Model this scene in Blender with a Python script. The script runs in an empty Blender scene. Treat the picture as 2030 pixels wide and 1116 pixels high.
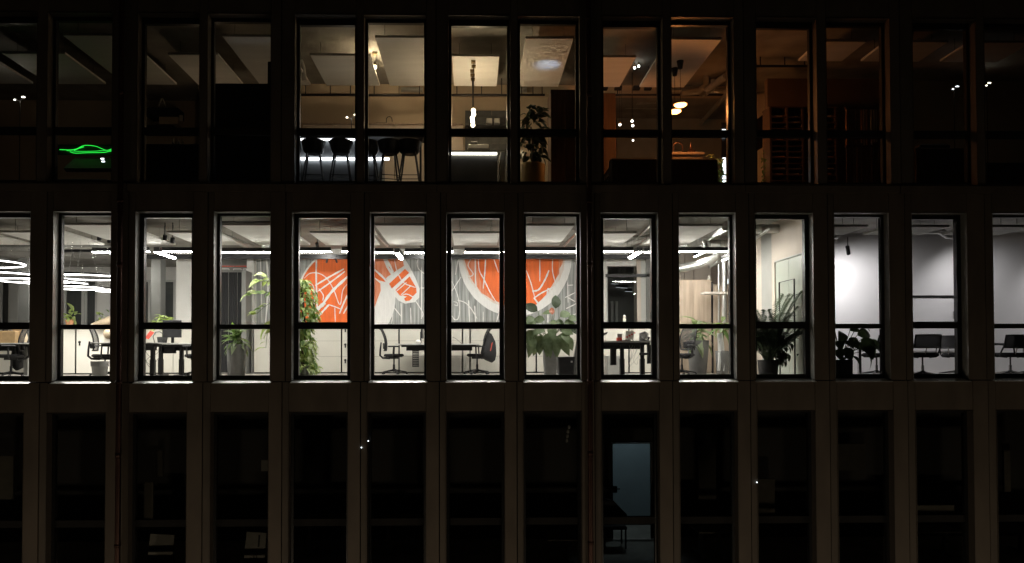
import bpy, math, random
from mathutils import Vector, Matrix
random.seed(7)
S = bpy.context.scene
COL = S.collection

# ---------------------------------------------------------------- camera, world, light, exposure
F_PX, CAM = 1443.0, Vector((0.0, -13.2, 0.464))
YAW, PITCH, ROLL = math.radians(-1.1), math.radians(1.1), math.radians(-0.10)
ROT = Matrix.Rotation(YAW, 3, 'Z') @ Matrix.Rotation(math.pi/2 + PITCH, 3, 'X') @ Matrix.Rotation(ROLL, 3, 'Z')
_n = ROT.transposed() @ Vector((0, 1, 0))
PPX = 935 - F_PX*_n.x/(-_n.z)
PPY = 705 + F_PX*_n.y/(-_n.z)
cd = bpy.data.cameras.new('camera')
cd.sensor_width = 36.0
cd.lens = F_PX/2030*36
cd.shift_x = (1015 - PPX)/2030
cd.shift_y = (PPY - 558)/2030
cd.clip_start, cd.clip_end = 0.1, 1500
cam = bpy.data.objects.new('camera', cd)
COL.objects.link(cam)
cam.matrix_world = Matrix.Translation(CAM) @ ROT.to_4x4()
S.camera = cam

def at(px, py, Y):
    """the point of the place that photo pixel (px, py) shows at Y metres behind the facade"""
    d = ROT @ Vector(((px - PPX)/F_PX, -(py - PPY)/F_PX, -1.0))
    return CAM + d*((Y - CAM.y)/d.y)

w = bpy.data.worlds.new('World')
S.world = w
w.use_nodes = True
nt = w.node_tree
nt.nodes.clear()
sky = nt.nodes.new('ShaderNodeTexSky')
sky.sky_type = 'NISHITA'
sky.sun_disc = False
sky.sun_elevation = math.radians(-9)
sky.sun_rotation = math.radians(200)
b1 = nt.nodes.new('ShaderNodeBackground'); b1.inputs[1].default_value = 0.05
b2 = nt.nodes.new('ShaderNodeBackground'); b2.inputs[0].default_value = (1.0, .80, .60, 1); b2.inputs[1].default_value = 0.0046   # city glow
ad = nt.nodes.new('ShaderNodeAddShader')
wo = nt.nodes.new('ShaderNodeOutputWorld')
nt.links.new(sky.outputs[0], b1.inputs[0])
nt.links.new(b1.outputs[0], ad.inputs[0]); nt.links.new(b2.outputs[0], ad.inputs[1]); nt.links.new(ad.outputs[0], wo.inputs[0])

S.view_settings.view_transform = 'Standard'
S.view_settings.look = 'None'
S.view_settings.exposure = 0.0
S.view_settings.gamma = 1.0
S.view_settings.use_curve_mapping = False
S.render.engine = 'CYCLES'
S.cycles.use_denoising = True
S.cycles.max_bounces = 10
S.cycles.diffuse_bounces = 5
S.cycles.transparent_max_bounces = 24
S.cycles.sample_clamp_indirect = 4.0
S.cycles.caustics_reflective = False
S.cycles.caustics_refractive = False

TUBE, RING = 160.0, 9.0     # how strongly the lamps glow

# ---------------------------------------------------------------- materials
def mat(name, color, rough=.6, metal=0.0, noise=None, stretch=None, bump=0.0, spec=.5, alt=None):
    m = bpy.data.materials.new(name); m.use_nodes = True
    t = m.node_tree; b = t.nodes['Principled BSDF']
    b.inputs['Base Color'].default_value = (*color, 1)
    b.inputs['Roughness'].default_value = rough
    b.inputs['Metallic'].default_value = metal
    b.inputs['Specular IOR Level'].default_value = spec
    if noise or bump:
        tc = t.nodes.new('ShaderNodeTexCoord'); mp = t.nodes.new('ShaderNodeMapping')
        mp.inputs['Scale'].default_value = stretch or (1, 1, 1)
        n = t.nodes.new('ShaderNodeTexNoise'); n.inputs['Scale'].default_value = (noise or (20, 0))[0]; n.inputs['Detail'].default_value = 6
        t.links.new(tc.outputs['Object'], mp.inputs[0]); t.links.new(mp.outputs[0], n.inputs['Vector'])
        if noise:
            r = t.nodes.new('ShaderNodeValToRGB')
            k = noise[1]
            r.color_ramp.elements[0].position, r.color_ramp.elements[1].position = .33, .67
            r.color_ramp.elements[0].color = (*[c*(1-k) for c in color], 1)
            r.color_ramp.elements[1].color = (*(alt or [min(1, c*(1+k)) for c in color]), 1)
            t.links.new(n.outputs['Fac'], r.inputs[0]); t.links.new(r.outputs[0], b.inputs['Base Color'])
            mr = t.nodes.new('ShaderNodeMapRange'); mr.inputs['To Min'].default_value = max(.02, rough-.08); mr.inputs['To Max'].default_value = min(1, rough+.08)
            t.links.new(n.outputs['Fac'], mr.inputs[0]); t.links.new(mr.outputs[0], b.inputs['Roughness'])
        if bump:
            bp = t.nodes.new('ShaderNodeBump'); bp.inputs['Strength'].default_value = bump; bp.inputs['Distance'].default_value = .01
            t.links.new(n.outputs['Fac'], bp.inputs['Height']); t.links.new(bp.outputs[0], b.inputs['Normal'])
    return m

def glow(name, color, strength):
    m = bpy.data.materials.new(name); m.use_nodes = True
    t = m.node_tree; t.nodes.clear()
    e = t.nodes.new('ShaderNodeEmission'); o = t.nodes.new('ShaderNodeOutputMaterial')
    e.inputs[0].default_value = (*color, 1); e.inputs[1].default_value = strength
    t.links.new(e.outputs[0], o.inputs[0])
    return m

def glassy(name, tint=(.97, .98, .97), refl=1.0, rough=0.0):
    m = bpy.data.materials.new(name); m.use_nodes = True
    t = m.node_tree; t.nodes.clear()
    tr = t.nodes.new('ShaderNodeBsdfTransparent'); tr.inputs[0].default_value = (*tint, 1)
    gl = t.nodes.new('ShaderNodeBsdfGlossy'); gl.inputs['Roughness'].default_value = rough
    fr = t.nodes.new('ShaderNodeFresnel'); fr.inputs[0].default_value = 1.45
    mu = t.nodes.new('ShaderNodeMath'); mu.operation = 'MULTIPLY'; mu.inputs[1].default_value = refl
    mx = t.nodes.new('ShaderNodeMixShader'); o = t.nodes.new('ShaderNodeOutputMaterial')
    t.links.new(fr.outputs[0], mu.inputs[0]); t.links.new(mu.outputs[0], mx.inputs[0])
    t.links.new(tr.outputs[0], mx.inputs[1]); t.links.new(gl.outputs[0], mx.inputs[2]); t.links.new(mx.outputs[0], o.inputs[0])
    return m

def netting(name, color, cover):
    """woven mesh fabric one can partly see through"""
    m = bpy.data.materials.new(name); m.use_nodes = True
    t = m.node_tree; b = t.nodes['Principled BSDF']; b.inputs['Base Color'].default_value = (*color, 1); b.inputs['Roughness'].default_value = .8
    tr = t.nodes.new('ShaderNodeBsdfTransparent'); mx = t.nodes.new('ShaderNodeMixShader')
    mx.inputs[0].default_value = cover
    t.links.new(tr.outputs[0], mx.inputs[1]); t.links.new(b.outputs[0], mx.inputs[2]); t.links.new(mx.outputs[0], t.nodes['Material Output'].inputs[0])
    return m

def leafy(m, through):
    """lets some light through the blade"""
    t = m.node_tree; b = t.nodes['Principled BSDF']
    tr = t.nodes.new('ShaderNodeBsdfTranslucent'); tr.inputs[0].default_value = (*through, 1)
    mx = t.nodes.new('ShaderNodeMixShader'); mx.inputs[0].default_value = .42
    t.links.new(b.outputs[0], mx.inputs[1]); t.links.new(tr.outputs[0], mx.inputs[2]); t.links.new(mx.outputs[0], t.nodes['Material Output'].inputs[0])
    return m

M = dict(
    facade=mat('facade_panel', (.150, .122, .096), .62, 0, (2.2, .16), (1.2, 1, .45), .12),
    facade_b=mat('facade_strip', (.132, .110, .088), .62, 0, (2.6, .18), (1.2, 1, .4), .12),
    joint=mat('joint_shadow_gap', (.015, .014, .013), .9),
    reveal=mat('reveal_metal', (.34, .34, .32), .38, .35, (9, .08)),
    sill=mat('sill_metal', (.90, .90, .87), .38, .45, (9, .06)),
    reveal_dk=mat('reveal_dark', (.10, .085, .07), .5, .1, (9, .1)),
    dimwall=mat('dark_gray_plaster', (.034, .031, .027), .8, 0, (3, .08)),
    net_dk=netting('meeting_chair_mesh', (.016, .016, .018), .965),
    blind=mat('gray_blind', (.13, .13, .13), .85, 0, (4, .10), (3, 1, .3)),
    frame=mat('window_frame', (.016, .016, .016), .42, 0, (12, .2)),
    frame_in=mat('window_bottom_frame', (.045, .045, .036), .45, 0, (12, .2)),  # lighter tone: room light on the bottom rail put into its colour
    glass=glassy('window_glass'),
    glass_far=glassy('far_window_glass', (.9, .93, .92), 1.6),
    glass_part=glassy('partition_glass', (.78, .86, .83), 1.0),
    copper=mat('downpipe_copper', (.085, .045, .036), .42, .7, (6, .3), (1, 1, .2)),
    concrete=mat('concrete_soffit', (.31, .295, .265), .8, 0, (1.6, .25), (1, 1, 1), .25),
    floor=mat('office_floor', (.36, .34, .31), .55, 0, (5, .10)),
    carpet=mat('dark_carpet', (.08, .075, .07), .95, 0, (40, .25)),
    white_wall=mat('white_plaster', (.78, .765, .73), .75, 0, (2.2, .03), None, .05),
    meet_wall=mat('meeting_room_plaster', (.74, .725, .735), .8, 0, (1.3, .04), None, .06),
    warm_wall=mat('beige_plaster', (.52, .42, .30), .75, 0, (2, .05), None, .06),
    beige=mat('beige_panel', (.66, .585, .50), .6, 0, (2, .03)),
    sail=mat('acoustic_sail', (.80, .79, .75), .85, 0, (2.0, .05), (.4, 2.4, 1), .10),
    sail_edge=mat('sail_edge', (.55, .54, .51), .8),
    cab_l=mat('cabinet_pale_cream', (.80, .77, .70), .5, 0, (3, .02)),
    cab=mat('cabinet_cream', (.64, .615, .545), .5, 0, (3, .02)),
    cab_gap=mat('cabinet_gap', (.03, .03, .028), .8),
    black=mat('black_metal', (.014, .014, .015), .45),
    plastic=mat('black_plastic', (.018, .018, .020), .5, 0, (30, .2)),
    cloth=mat('black_fabric', (.022, .022, .024), .9, 0, (60, .3)),
    net=netting('chair_mesh', (.028, .028, .030), .72),
    chrome=mat('chrome', (.55, .55, .55), .22, 1.0),
    steel=mat('galvanised_duct', (.62, .62, .60), .32, .85, (6, .12), None, .05),
    gray=mat('gray_column', (.25, .25, .235), .7, 0, (3, .08), None, .08),
    gray_md=mat('mid_gray_column', (.40, .40, .375), .7, 0, (3, .06)),
    gray_lt=mat('light_gray_trim', (.60, .60, .57), .6, 0, (3, .04)),
    desk=mat('desk_top_gray', (.48, .48, .46), .5, 0, (10, .06)),
    desk_w=mat('desk_top_white', (.74, .74, .72), .45, 0, (10, .03)),
    bin=mat('bin_gray', (.40, .40, .38), .6, 0, (4, .05)),
    planter=mat('planter_gray', (.17, .17, .165), .7, 0, (8, .10), None, .1),
    planter_dk=mat('planter_charcoal', (.035, .035, .036), .6, 0, (8, .15)),
    planter_y=mat('planter_ochre', (.62, .45, .20), .6, 0, (5, .10)),
    soil=mat('soil', (.035, .025, .018), .95, 0, (40, .4)),
    stem=mat('green_stem', (.10, .15, .05), .6, 0, (20, .2)),
    bark=mat('bark', (.10, .07, .045), .85, 0, (20, .3), (1, 1, .3), .3),
    leaf=leafy(mat('leaf_green', (.085, .150, .045), .38, 0, (5, .25)), (.20, .34, .07)),
    leaf_lt=leafy(mat('leaf_fresh_green', (.30, .39, .125), .42, 0, (6, .30), None, 0, .5, (.48, .54, .27)), (.42, .55, .14)),
    leaf_dk=leafy(mat('leaf_dark_green', (.045, .060, .038), .42, 0, (9, .4), None, 0, .25), (.05, .075, .03)),
    leaf_mid=leafy(mat('leaf_gray_green', (.135, .175, .100), .42, 0, (9, .45), None, 0, .25), (.16, .22, .10)),
    leaf_pale=leafy(mat('leaf_pale_striped', (.20, .27, .15), .42, 0, (7, .3), (6, 1, 1), 0, .5, (.42, .48, .31)), (.35, .45, .2)),
    leaf_red=mat('leaf_rust', (.27, .075, .028), .45, 0, (8, .25)),
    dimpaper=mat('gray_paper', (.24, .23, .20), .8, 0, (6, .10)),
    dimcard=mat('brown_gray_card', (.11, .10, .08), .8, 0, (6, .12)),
    brown_wall=mat('brown_plaster', (.15, .100, .068), .8, 0, (2, .08), None, .06),  # shade of a wall turned from the lamps, put into its colour
    card=mat('cardboard', (.45, .30, .15), .85, 0, (14, .10)),
    paper=mat('paper', (.72, .68, .60), .8, 0, (6, .04)),
    kraft=mat('kraft_paper', (.50, .40, .28), .85, 0, (6, .15), None, .3),
    red=mat('red_print', (.55, .07, .045), .6, 0, (20, .3)),
    orange=mat('orange_paint', (.82, .150, .022), .6, 0, (5, .12), (3, 1, .35)),
    orange_b=mat('orange_brushed_paint', (.80, .19, .06), .6, 0, (3.4, .10), (7, 1, .5), 0, .5, (.82, .34, .20)),
    wpaint=mat('white_paint', (.80, .785, .76), .6, 0, (8, .05), (3, 1, .5)),
    wash=mat('pale_wash_paint', (.78, .62, .52), .6, 0, (3, .08), (5, 1, .6), 0, .5, (.80, .76, .72)),
    wood=mat('oak_veneer', (.46, .365, .28), .5, 0, (3.2, .14), (7, 7, .35), .05),
    wood_dk=mat('dark_stained_wood', (.085, .045, .026), .5, 0, (4, .25), (6, 6, .4)),
    shelfwood=mat('walnut_shelf', (.105, .068, .045), .55, 0, (4, .2), (.5, 6, 6)),
    navy=mat('blackout_board', (.010, .011, .013), .8, 0, (5, .2)),
    tile=mat('slate_tile', (.10, .105, .105), .35, 0, (4, .2)),
    counter=mat('counter_front_gray', (.17, .175, .18), .5, 0, (3, .12)),
    curtain=mat('charcoal_curtain', (.017, .017, .018), .9, 0, (10, .08), (1, 1, .1)),
    brass=mat('brass_cap', (.30, .22, .11), .4, .8),
    asphalt=mat('asphalt', (.05, .05, .05), .9, 0, (8, .2), None, .2),
    pinkwhite=mat('shelf_board', (.80, .74, .68), .5),
    green_door=mat('glazed_panel_pale_green', (.50, .54, .47), .35, 0, (2, .03)),
    terracotta=mat('terracotta_wall', (.55, .27, .14), .7, 0, (3, .06)),
    bluewall=mat('blue_gray_wall', (.34, .42, .47), .8, 0, (1.5, .06)),
    night=mat('unlit_outside', (.004, .004, .005), .9),
    g_tube=glow('tube_light', (1.0, .965, .90), TUBE),
    g_ring=glow('ring_light', (1.0, .97, .92), RING),
    g_led=glow('led_strip', (.90, .95, 1.0), 9.0),
    g_led2=glow('counter_led_strip', (1.0, .95, .78), 7.0),
    g_warm=glow('warm_bulb', (1.0, .84, .58), 9.0),
    g_bulb=glow('small_bulb', (1.0, .86, .62), 12.0),
    g_orange=glow('amber_shade', (1.0, .46, .13), 9.0),
    g_spot=glow('spot_lens', (1.0, .95, .85), 9.0),
    g_dim=glow('dim_far_light', (.9, .95, 1.0), 1.0),
    leaf_palm=mat('leaf_palm_dark', (.060, .092, .042), .45, 0, (5, .3)),
    g_neon=glow('green_neon', (.03, 1.0, .08), 1.1),
    g_star=glow('cool_pinlight', (.85, .95, 1.0), 4.0),
    g_street=glow('street_lamp_lens', (1.0, .72, .42), 3.0),
    g_cool=glow('cool_lamp_lens', (.75, .88, 1.0), 12.0),
)
# the grey ground of the mural: vertical brushed streaks
_m = mat('mural_ground', (.235, .245, .235), .7, 0, (2.2, .25), (9, 1, .35), 0, .5, (.50, .51, .49)); M['mural_ground'] = _m

# ---------------------------------------------------------------- mesh building
class MB:
    def __init__(s): s.v, s.f, s.mi, s.cur, s.mats, s.smooth = [], [], [], 0, [], []
    def use(s, m):
        if m not in s.mats: s.mats.append(m)
        s.cur = s.mats.index(m); return s
    def add(s, vs, fs, smooth=False):
        o = len(s.v); s.v += [Vector(v) for v in vs]
        for f in fs: s.f.append([i + o for i in f]); s.mi.append(s.cur); s.smooth.append(smooth)
        return s
    def box(s, x0, x1, y0, y1, z0, z1):
        x0, x1 = sorted((x0, x1)); y0, y1 = sorted((y0, y1)); z0, z1 = sorted((z0, z1))
        return s.add([(x0,y0,z0),(x1,y0,z0),(x1,y1,z0),(x0,y1,z0),(x0,y0,z1),(x1,y0,z1),(x1,y1,z1),(x0,y1,z1)],
                     [(0,3,2,1),(4,5,6,7),(0,1,5,4),(1,2,6,5),(2,3,7,6),(3,0,4,7)])
    def bbox(s, x0, x1, y0, y1, z0, z1, c=.01):
        """box with chamfered vertical and top edges"""
        a = [(x0+c,y0),(x1-c,y0),(x1,y0+c),(x1,y1-c),(x1-c,y1),(x0+c,y1),(x0,y1-c),(x0,y0+c)]
        b = [(x0+2*c,y0+c),(x1-2*c,y0+c),(x1-c,y0+2*c),(x1-c,y1-2*c),(x1-2*c,y1-c),(x0+2*c,y1-c),(x0+c,y1-2*c),(x0+c,y0+2*c)]
        vs = [(x,y,z0) for x,y in a] + [(x,y,z1-c) for x,y in a] + [(x,y,z1) for x,y in b]
        fs = [tuple(range(7,-1,-1)), tuple(range(16,24))]
        for k in (0, 8): fs += [(k+i, k+(i+1)%8, k+8+(i+1)%8, k+8+i) for i in range(8)]
        return s.add(vs, fs)
    def tube(s, pts, r, n=8, caps=True, closed=False):
        pts = [Vector(p) for p in pts]; rs = r if isinstance(r, (list, tuple)) else [r]*len(pts)
        N = len(pts); vs, fs = [], []
        up = None
        for i, p in enumerate(pts):
            if closed: d = pts[(i+1)%N] - pts[i-1]
            else: d = pts[min(i+1, N-1)] - pts[max(i-1, 0)]
            d.normalize()
            if up is None:
                up = Vector((0,0,1)) if abs(d.z) < .9 else Vector((1,0,0))
            a = d.cross(up)
            if a.length < 1e-5: a = d.orthogonal()
            a.normalize(); b = a.cross(d); b.normalize(); up = b
            for k in range(n):
                t = 2*math.pi*k/n
                vs.append(p + (a*math.cos(t) + b*math.sin(t))*rs[i])
        for i in range(N if closed else N-1):
            j = (i+1) % N
            for k in range(n): fs.append((i*n+k, i*n+(k+1)%n, j*n+(k+1)%n, j*n+k))
        s.add(vs, fs, True)
        if caps and not closed:
            s.add(vs[:n], [tuple(range(n))]); s.add(vs[-n:], [tuple(range(n-1,-1,-1))])
        return s
    def lathe(s, prof, c=(0,0,0), n=16, smooth=True):
        c = Vector(c); vs, fs = [], []
        for r, z in prof:
            for k in range(n):
                t = 2*math.pi*k/n; vs.append(c + Vector((r*math.cos(t), r*math.sin(t), z)))
        for i in range(len(prof)-1):
            for k in range(n): fs.append((i*n+k, i*n+(k+1)%n, (i+1)*n+(k+1)%n, (i+1)*n+k))
        return s.add(vs, fs, smooth)
    def loft(s, rings, smooth=True, caps=True):
        n = len(rings[0]); vs = [v for r in rings for v in r]; fs = []
        for i in range(len(rings)-1):
            for k in range(n): fs.append((i*n+k, i*n+(k+1)%n, (i+1)*n+(k+1)%n, (i+1)*n+k))
        s.add(vs, fs, smooth)
        if caps: s.add(rings[0], [tuple(range(n-1,-1,-1))]); s.add(rings[-1], [tuple(range(n))])
        return s
    def slab(s, poly, axis_vec):
        """extrude a planar polygon by a vector"""
        a = [Vector(p) for p in poly]; b = [p + Vector(axis_vec) for p in a]; n = len(a)
        return s.add(a + b, [tuple(range(n)), tuple(range(2*n-1, n-1, -1))] + [(i, n+i, n+(i+1)%n, (i+1)%n) for i in range(n)])
    def grid(s, P, smooth=True):
        """P[i][j] points"""
        a, b = len(P), len(P[0])
        return s.add([p for row in P for p in row], [(i*b+j, i*b+j+1, (i+1)*b+j+1, (i+1)*b+j) for i in range(a-1) for j in range(b-1)], smooth)
    def mesh(s, name, mats=None, off=None):
        me = bpy.data.meshes.new(name)
        vs = [v - off for v in s.v] if off is not None else s.v
        me.from_pydata([tuple(v) for v in vs], [], s.f)
        for m in (s.mats or mats): me.materials.append(m)
        me.polygons.foreach_set('material_index', s.mi); me.polygons.foreach_set('use_smooth', s.smooth)
        me.update(); return me
    def build(s, name, m=None, parent=None, world=False, **kw):
        off = None
        if world and parent is not None:
            off = Vector((0,0,0)); q = parent
            while q is not None: off += q.location; q = q.parent
        o = bpy.data.objects.new(name, s.mesh(name, [m] if m is not None else [], off))
        COL.objects.link(o)
        if parent is not None: o.parent = parent
        for k, v in kw.items(): o[k] = v
        return o

def thing(name, label, cat, loc=(0,0,0), rz=0.0, group=None):
    o = bpy.data.objects.new(name, None); COL.objects.link(o)
    o.empty_display_size = .1
    o.location = loc; o.rotation_euler = (0,0,rz); o['label'] = label; o['category'] = cat
    if group: o['group'] = group
    return o
def tag(o, label, cat, group=None):
    o['label'] = label; o['category'] = cat
    if group: o['group'] = group
    return o
def structure(o): o['kind'] = 'structure'; return o
KIDS = {}
def dup(root, loc, rz=0.0, label=None, group=None):
    r = root.copy(); COL.objects.link(r); r.location = loc; r.rotation_euler = (0,0,rz)
    if label: r['label'] = label
    if group: r['group'] = group
    for ch in list(root.children):
        c = ch.copy(); COL.objects.link(c); c.parent = r
        for g in ch.children:
            d = g.copy(); COL.objects.link(d); d.parent = c
    return r
def lamp(kind, name, loc, energy, color, parent, target=None, **kw):
    L = bpy.data.lights.new(name, kind); L.energy = energy; L.color = color
    for k, v in kw.items(): setattr(L, k, v)
    o = bpy.data.objects.new(name, L); COL.objects.link(o); o.parent = parent; o.location = loc
    if target is not None: o.rotation_euler = (Vector(target) - Vector(loc)).to_track_quat('-Z', 'Y').to_euler()
    return o
def box(name, m, x0, x1, y0, y1, z0, z1, parent=None, world=True): return MB().box(x0,x1,y0,y1,z0,z1).build(name, m, parent, world)
# ================================================================ THE SETTING: street, floors, inner walls
GY = .20                                    # glass stands this far behind the facade's face
FT = 3.596                                  # floor to floor
def zpix(py, Y=GY): return at(935, py, Y).z
XL, XR, YB = -16.0, 18.5, 11.5
structure(box('street', M['asphalt'], -300, 300, -300, 300, -8.3, -8.0))
for nm, z0, z1, fm in (('floor_of_top_storey', 3.31, 3.596, 'concrete'), ('floor_of_lit_storey', -.296, 0.0, 'concrete'),
                       ('floor_of_lower_storey', -3.89, -3.6, 'concrete'), ('roof_slab', 6.91, 7.2, 'concrete')):
    structure(box(nm, M[fm], XL, XR, .285, YB, z0, z1))
structure(box('floor_covering', M['floor'], XL+.01, XR-.01, .30, YB-.01, .004, .012))
structure(box('floor_covering_of_top_storey', M['carpet'], XL+.01, XR-.01, .30, YB-.01, 3.600, 3.608))
structure(box('wall_of_courtyard_side', M['night'], XL, XR, 14, 14.2, -8, 7.2))
structure(box('wall_end', M['concrete'], XL-.3, XL, .30, YB, -8, 7.2))
structure(box('wall_end', M['concrete'], XR, XR+.3, .30, YB, -8, 7.2))
structure(box('wall_back_of_lower_storey', M['dimwall'], XL, XR, YB-.2, YB, -3.6, -.296))
structure(box('wall_back_of_top_storey', M['night'], XL, XR, YB-.2, YB, 3.61, 6.91))

# ================================================================ THE OFFICE BUILDING'S FACADE
bld = thing('office_building', 'dark office building at night with three rows of narrow windows, the middle row lit', 'building')
Zs = zpix(755.5, 0)                         # sill line: horizontal joint
Zband0, Zband1 = zpix(381, 0), zpix(364.5, 0)
Zm0, Zm1 = zpix(752), zpix(425)
Zt0, Zt1 = zpix(364.5), zpix(41)
Zl1 = zpix(816); Zl0 = Zm0 - FT
MID = [(-188,-89,1),(-32,63,1),(123,224,0),(287,381,1),(437,536,0),(593,689,1),(742,841,0),(895,990,1),(1043,1143,0),(1196,1291,1),
       (1346,1446,0),(1498,1594,1),(1650,1746,0),(1805,1895,1),(1960,2058,0),(2112,2205,1)]
TOP = [(-190,-57,0),(-26,80,1),(112,227,0),(288,397,1),(425,537,0),(595,704,1),(730,841,0),(895,1005,1),(1031,1141,0),(1196,1303,1),
       (1331,1442,0),(1497,1604,1),(1634,1747,0),(1803,1915,1),(1943,2056,0),(2112,2222,1)]
LOW = [(-205,-100,0),(-52,53,0),(110,214,0),(270,372,0),(430,532,0),(583,687,0),(736,840,0),(891,994,0),(1042,1145,0),(1195,1297,0),
       (1348,1450,0),(1500,1602,0),(1657,1755,0),(1810,1911,0),(1968,2070,0),(2122,2222,0)]
def row(lst, py, fwx):
    out = []
    for l, r, op in lst:
        f = .082 if op and fwx else .05
        out.append((at(l, py, GY).x - f, at(r, py, GY).x + f, op, f))
    return out
RM, RT, RL = row(MID, 590, 1), row(TOP, 200, 0), row(LOW, 960, 0)

def make_window(x0, x1, z0, z1, op, fx, ft, fb, zr0, zr1, parent, mid=True):
    """zr0, zr1: lower and upper edge of the transom bar"""
    y0, y1 = GY-.03, GY+.06
    f = MB().use(M['frame'])
    f.box(x0, x0+fx, y0, y1, z0, z1).box(x1-fx, x1, y0, y1, z0, z1).box(x0+fx, x1-fx, y0, y1, z1-ft, z1)
    f.use(M['frame_in']).box(x0+fx, x1-fx, y0+.004, y1, z0, z0+fb*.55).box(x0+fx, x1-fx, y0+.016, y1-.004, z0+fb*.55, z0+fb)
    wnd = f.build('window', None, parent)
    t = MB().use(M['frame' if mid else 'joint']).box(x0+fx, x1-fx, y0-.008, y1-.006, zr0, zr1)
    if op: t.box(x0+fx, x1-fx, y0-.014, y0-.008, zr0+.05, zr1-.004)      # lower edge of the opening sash
    t.build('transom', None, wnd)
    for a, b in ((zr1, z1-ft), (z0+fb, zr0)):
        MB().add([(x0+fx,GY,a),(x1-fx,GY,a),(x1-fx,GY,b),(x0+fx,GY,b)], [(0,1,2,3)]).build('pane', M['glass'], wnd)
    if op and mid:                                                         # sash rebate and hinge on opening lights
        h = MB().use(M['frame'])
        h.box(x0+fx-.016, x0+fx, y0-.010, y0, zr1, z1-ft).box(x1-fx, x1-fx+.016, y0-.010, y0, zr1, z1-ft)
        h.use(M['chrome']).box(x1-fx-.004, x1-fx+.010, y1, y1+.03, (zr0+zr1)/2+.12, (zr0+zr1)/2+.26)
        h.build('sash', None, wnd)
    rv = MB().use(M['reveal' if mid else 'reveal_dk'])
    rv.box(x0-.007, x0-.001, -.006, y0, z0, z1+.007).box(x1+.001, x1+.007, -.006, y0, z0, z1+.007).box(x0-.001, x1+.001, -.006, y0, z1+.001, z1+.007)
    rv.build('reveal', None, wnd)
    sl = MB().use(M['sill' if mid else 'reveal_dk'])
    sl.slab([(x0-.02, y0+.005, z0+.006), (x0-.02, -.045, z0-.046), (x0-.02, -.045, z0-.054), (x0-.02, -.040, z0-.054), (x0-.02, -.030, z0-.052), (x0-.02, y0+.005, z0-.006)], (x1-x0+.04, 0, 0))
    sl.build('sill', None, wnd)
    return wnd

for (x0, x1, op, f) in RM:
    ty, rt, rb = (433.5, 638.5, 652) if op else (429.5, 642.8, 652)
    make_window(x0, x1, Zm0, Zm1, op, f, Zm1-zpix(ty), zpix(743)-Zm0, zpix(rb), zpix(rt), bld)
for (x0, x1, op, f) in RT:
    make_window(x0, x1, Zt0, Zt1, op, f, Zt1-zpix(53 if op else 48), zpix(359.8)-Zt0, zpix(270), zpix(256.5), bld, False)
for (x0, x1, op, f) in RL:
    make_window(x0, x1, Zl0, Zl1, 0, f, .05, .08, zpix(1040), zpix(1026), bld, False)

def pier(x0, x1, z0, z1, frac, y=0.0):
    """one pier between two windows: a core clad with two panels that leave a shadow gap"""
    c = MB().box(x0+.008, x1-.008, y+.03, .285, z0, z1).build('pier', M['joint'], bld)
    xs = x0 + (x1-x0)*frac
    MB().use(M['facade']).box(x0+.008, xs-.009, y, y+.03, z0+.004, z1-.004).build('panel', None, c)
    MB().use(M['facade_b']).box(xs+.009, x1-.008, y+.012, y+.03, z0+.004, z1-.004).build('panel', None, c)
for a, b in zip(RM[:-1], RM[1:]): pier(a[1], b[0], Zs, Zband0, .70)
for a, b in zip(RL[:-1], RL[1:]): pier(a[1], b[0], Zl0-.4, Zs-.008, .66)
for i, (a, b) in enumerate(zip(RT[:-1], RT[1:])):
    if b[0]-a[1] > .3: pier(a[1], b[0], Zband1, Zt1+.75, .44)
    else: MB().use(M['facade']).bbox(a[1]+.008, b[0]-.008, .004, .285, Zband1+.004, Zt1+.75, .006).build('mullion', None, bld)
def spandrel(x0, x1, z0, z1, y, m='facade'):
    MB().use(M[m]).box(x0+.003, x1-.003, y, .285, z0, z1).build('spandrel_panel', None, bld)
for (x0, x1, op, f) in RM: spandrel(x0-.005, x1+.005, Zm1+.008, Zband0-.004, .006)
for (x0, x1, op, f) in RL: spandrel(x0-.005, x1+.005, Zl1+.008, Zm0-.055, .010)
for (x0, x1, op, f) in RT: spandrel(x0-.005, x1+.005, Zt1+.008, Zt1+.75, .010)
# string course above the lit storey, in lengths of two windows with open joints
bx = [at(px, 372, 0).x for px in (-300, -50, 252, 566, 866, 1172, 1477, 1783, 2089, 2300)]
for a, b in zip(bx[:-1], bx[1:]):
    MB().use(M['facade']).slab([(a+.006, .285, Zband0), (a+.006, -.035, Zband0), (a+.006, -.035, Zband1-.022), (a+.006, .0, Zband1-.004), (a+.006, .285, Zband1-.004)], (b-a-.012, 0, 0)).build('string_course', None, bld)
MB().box(bx[0], bx[-1], .06, .285, Zband0-.02, Zband1-.03).build('course_backing', M['joint'], bld)
ppx = [at(px, 20, 0).x for px in (-300, 98, 404, 713, 1017, 1320, 1626, 1935, 2300)]
for a, b in zip(ppx[:-1], ppx[1:]): MB().use(M['facade_b']).box(a+.006, b-.006, .02, .285, Zt1+.762, Zt1+1.9).build('parapet_panel', None, bld)

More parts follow.
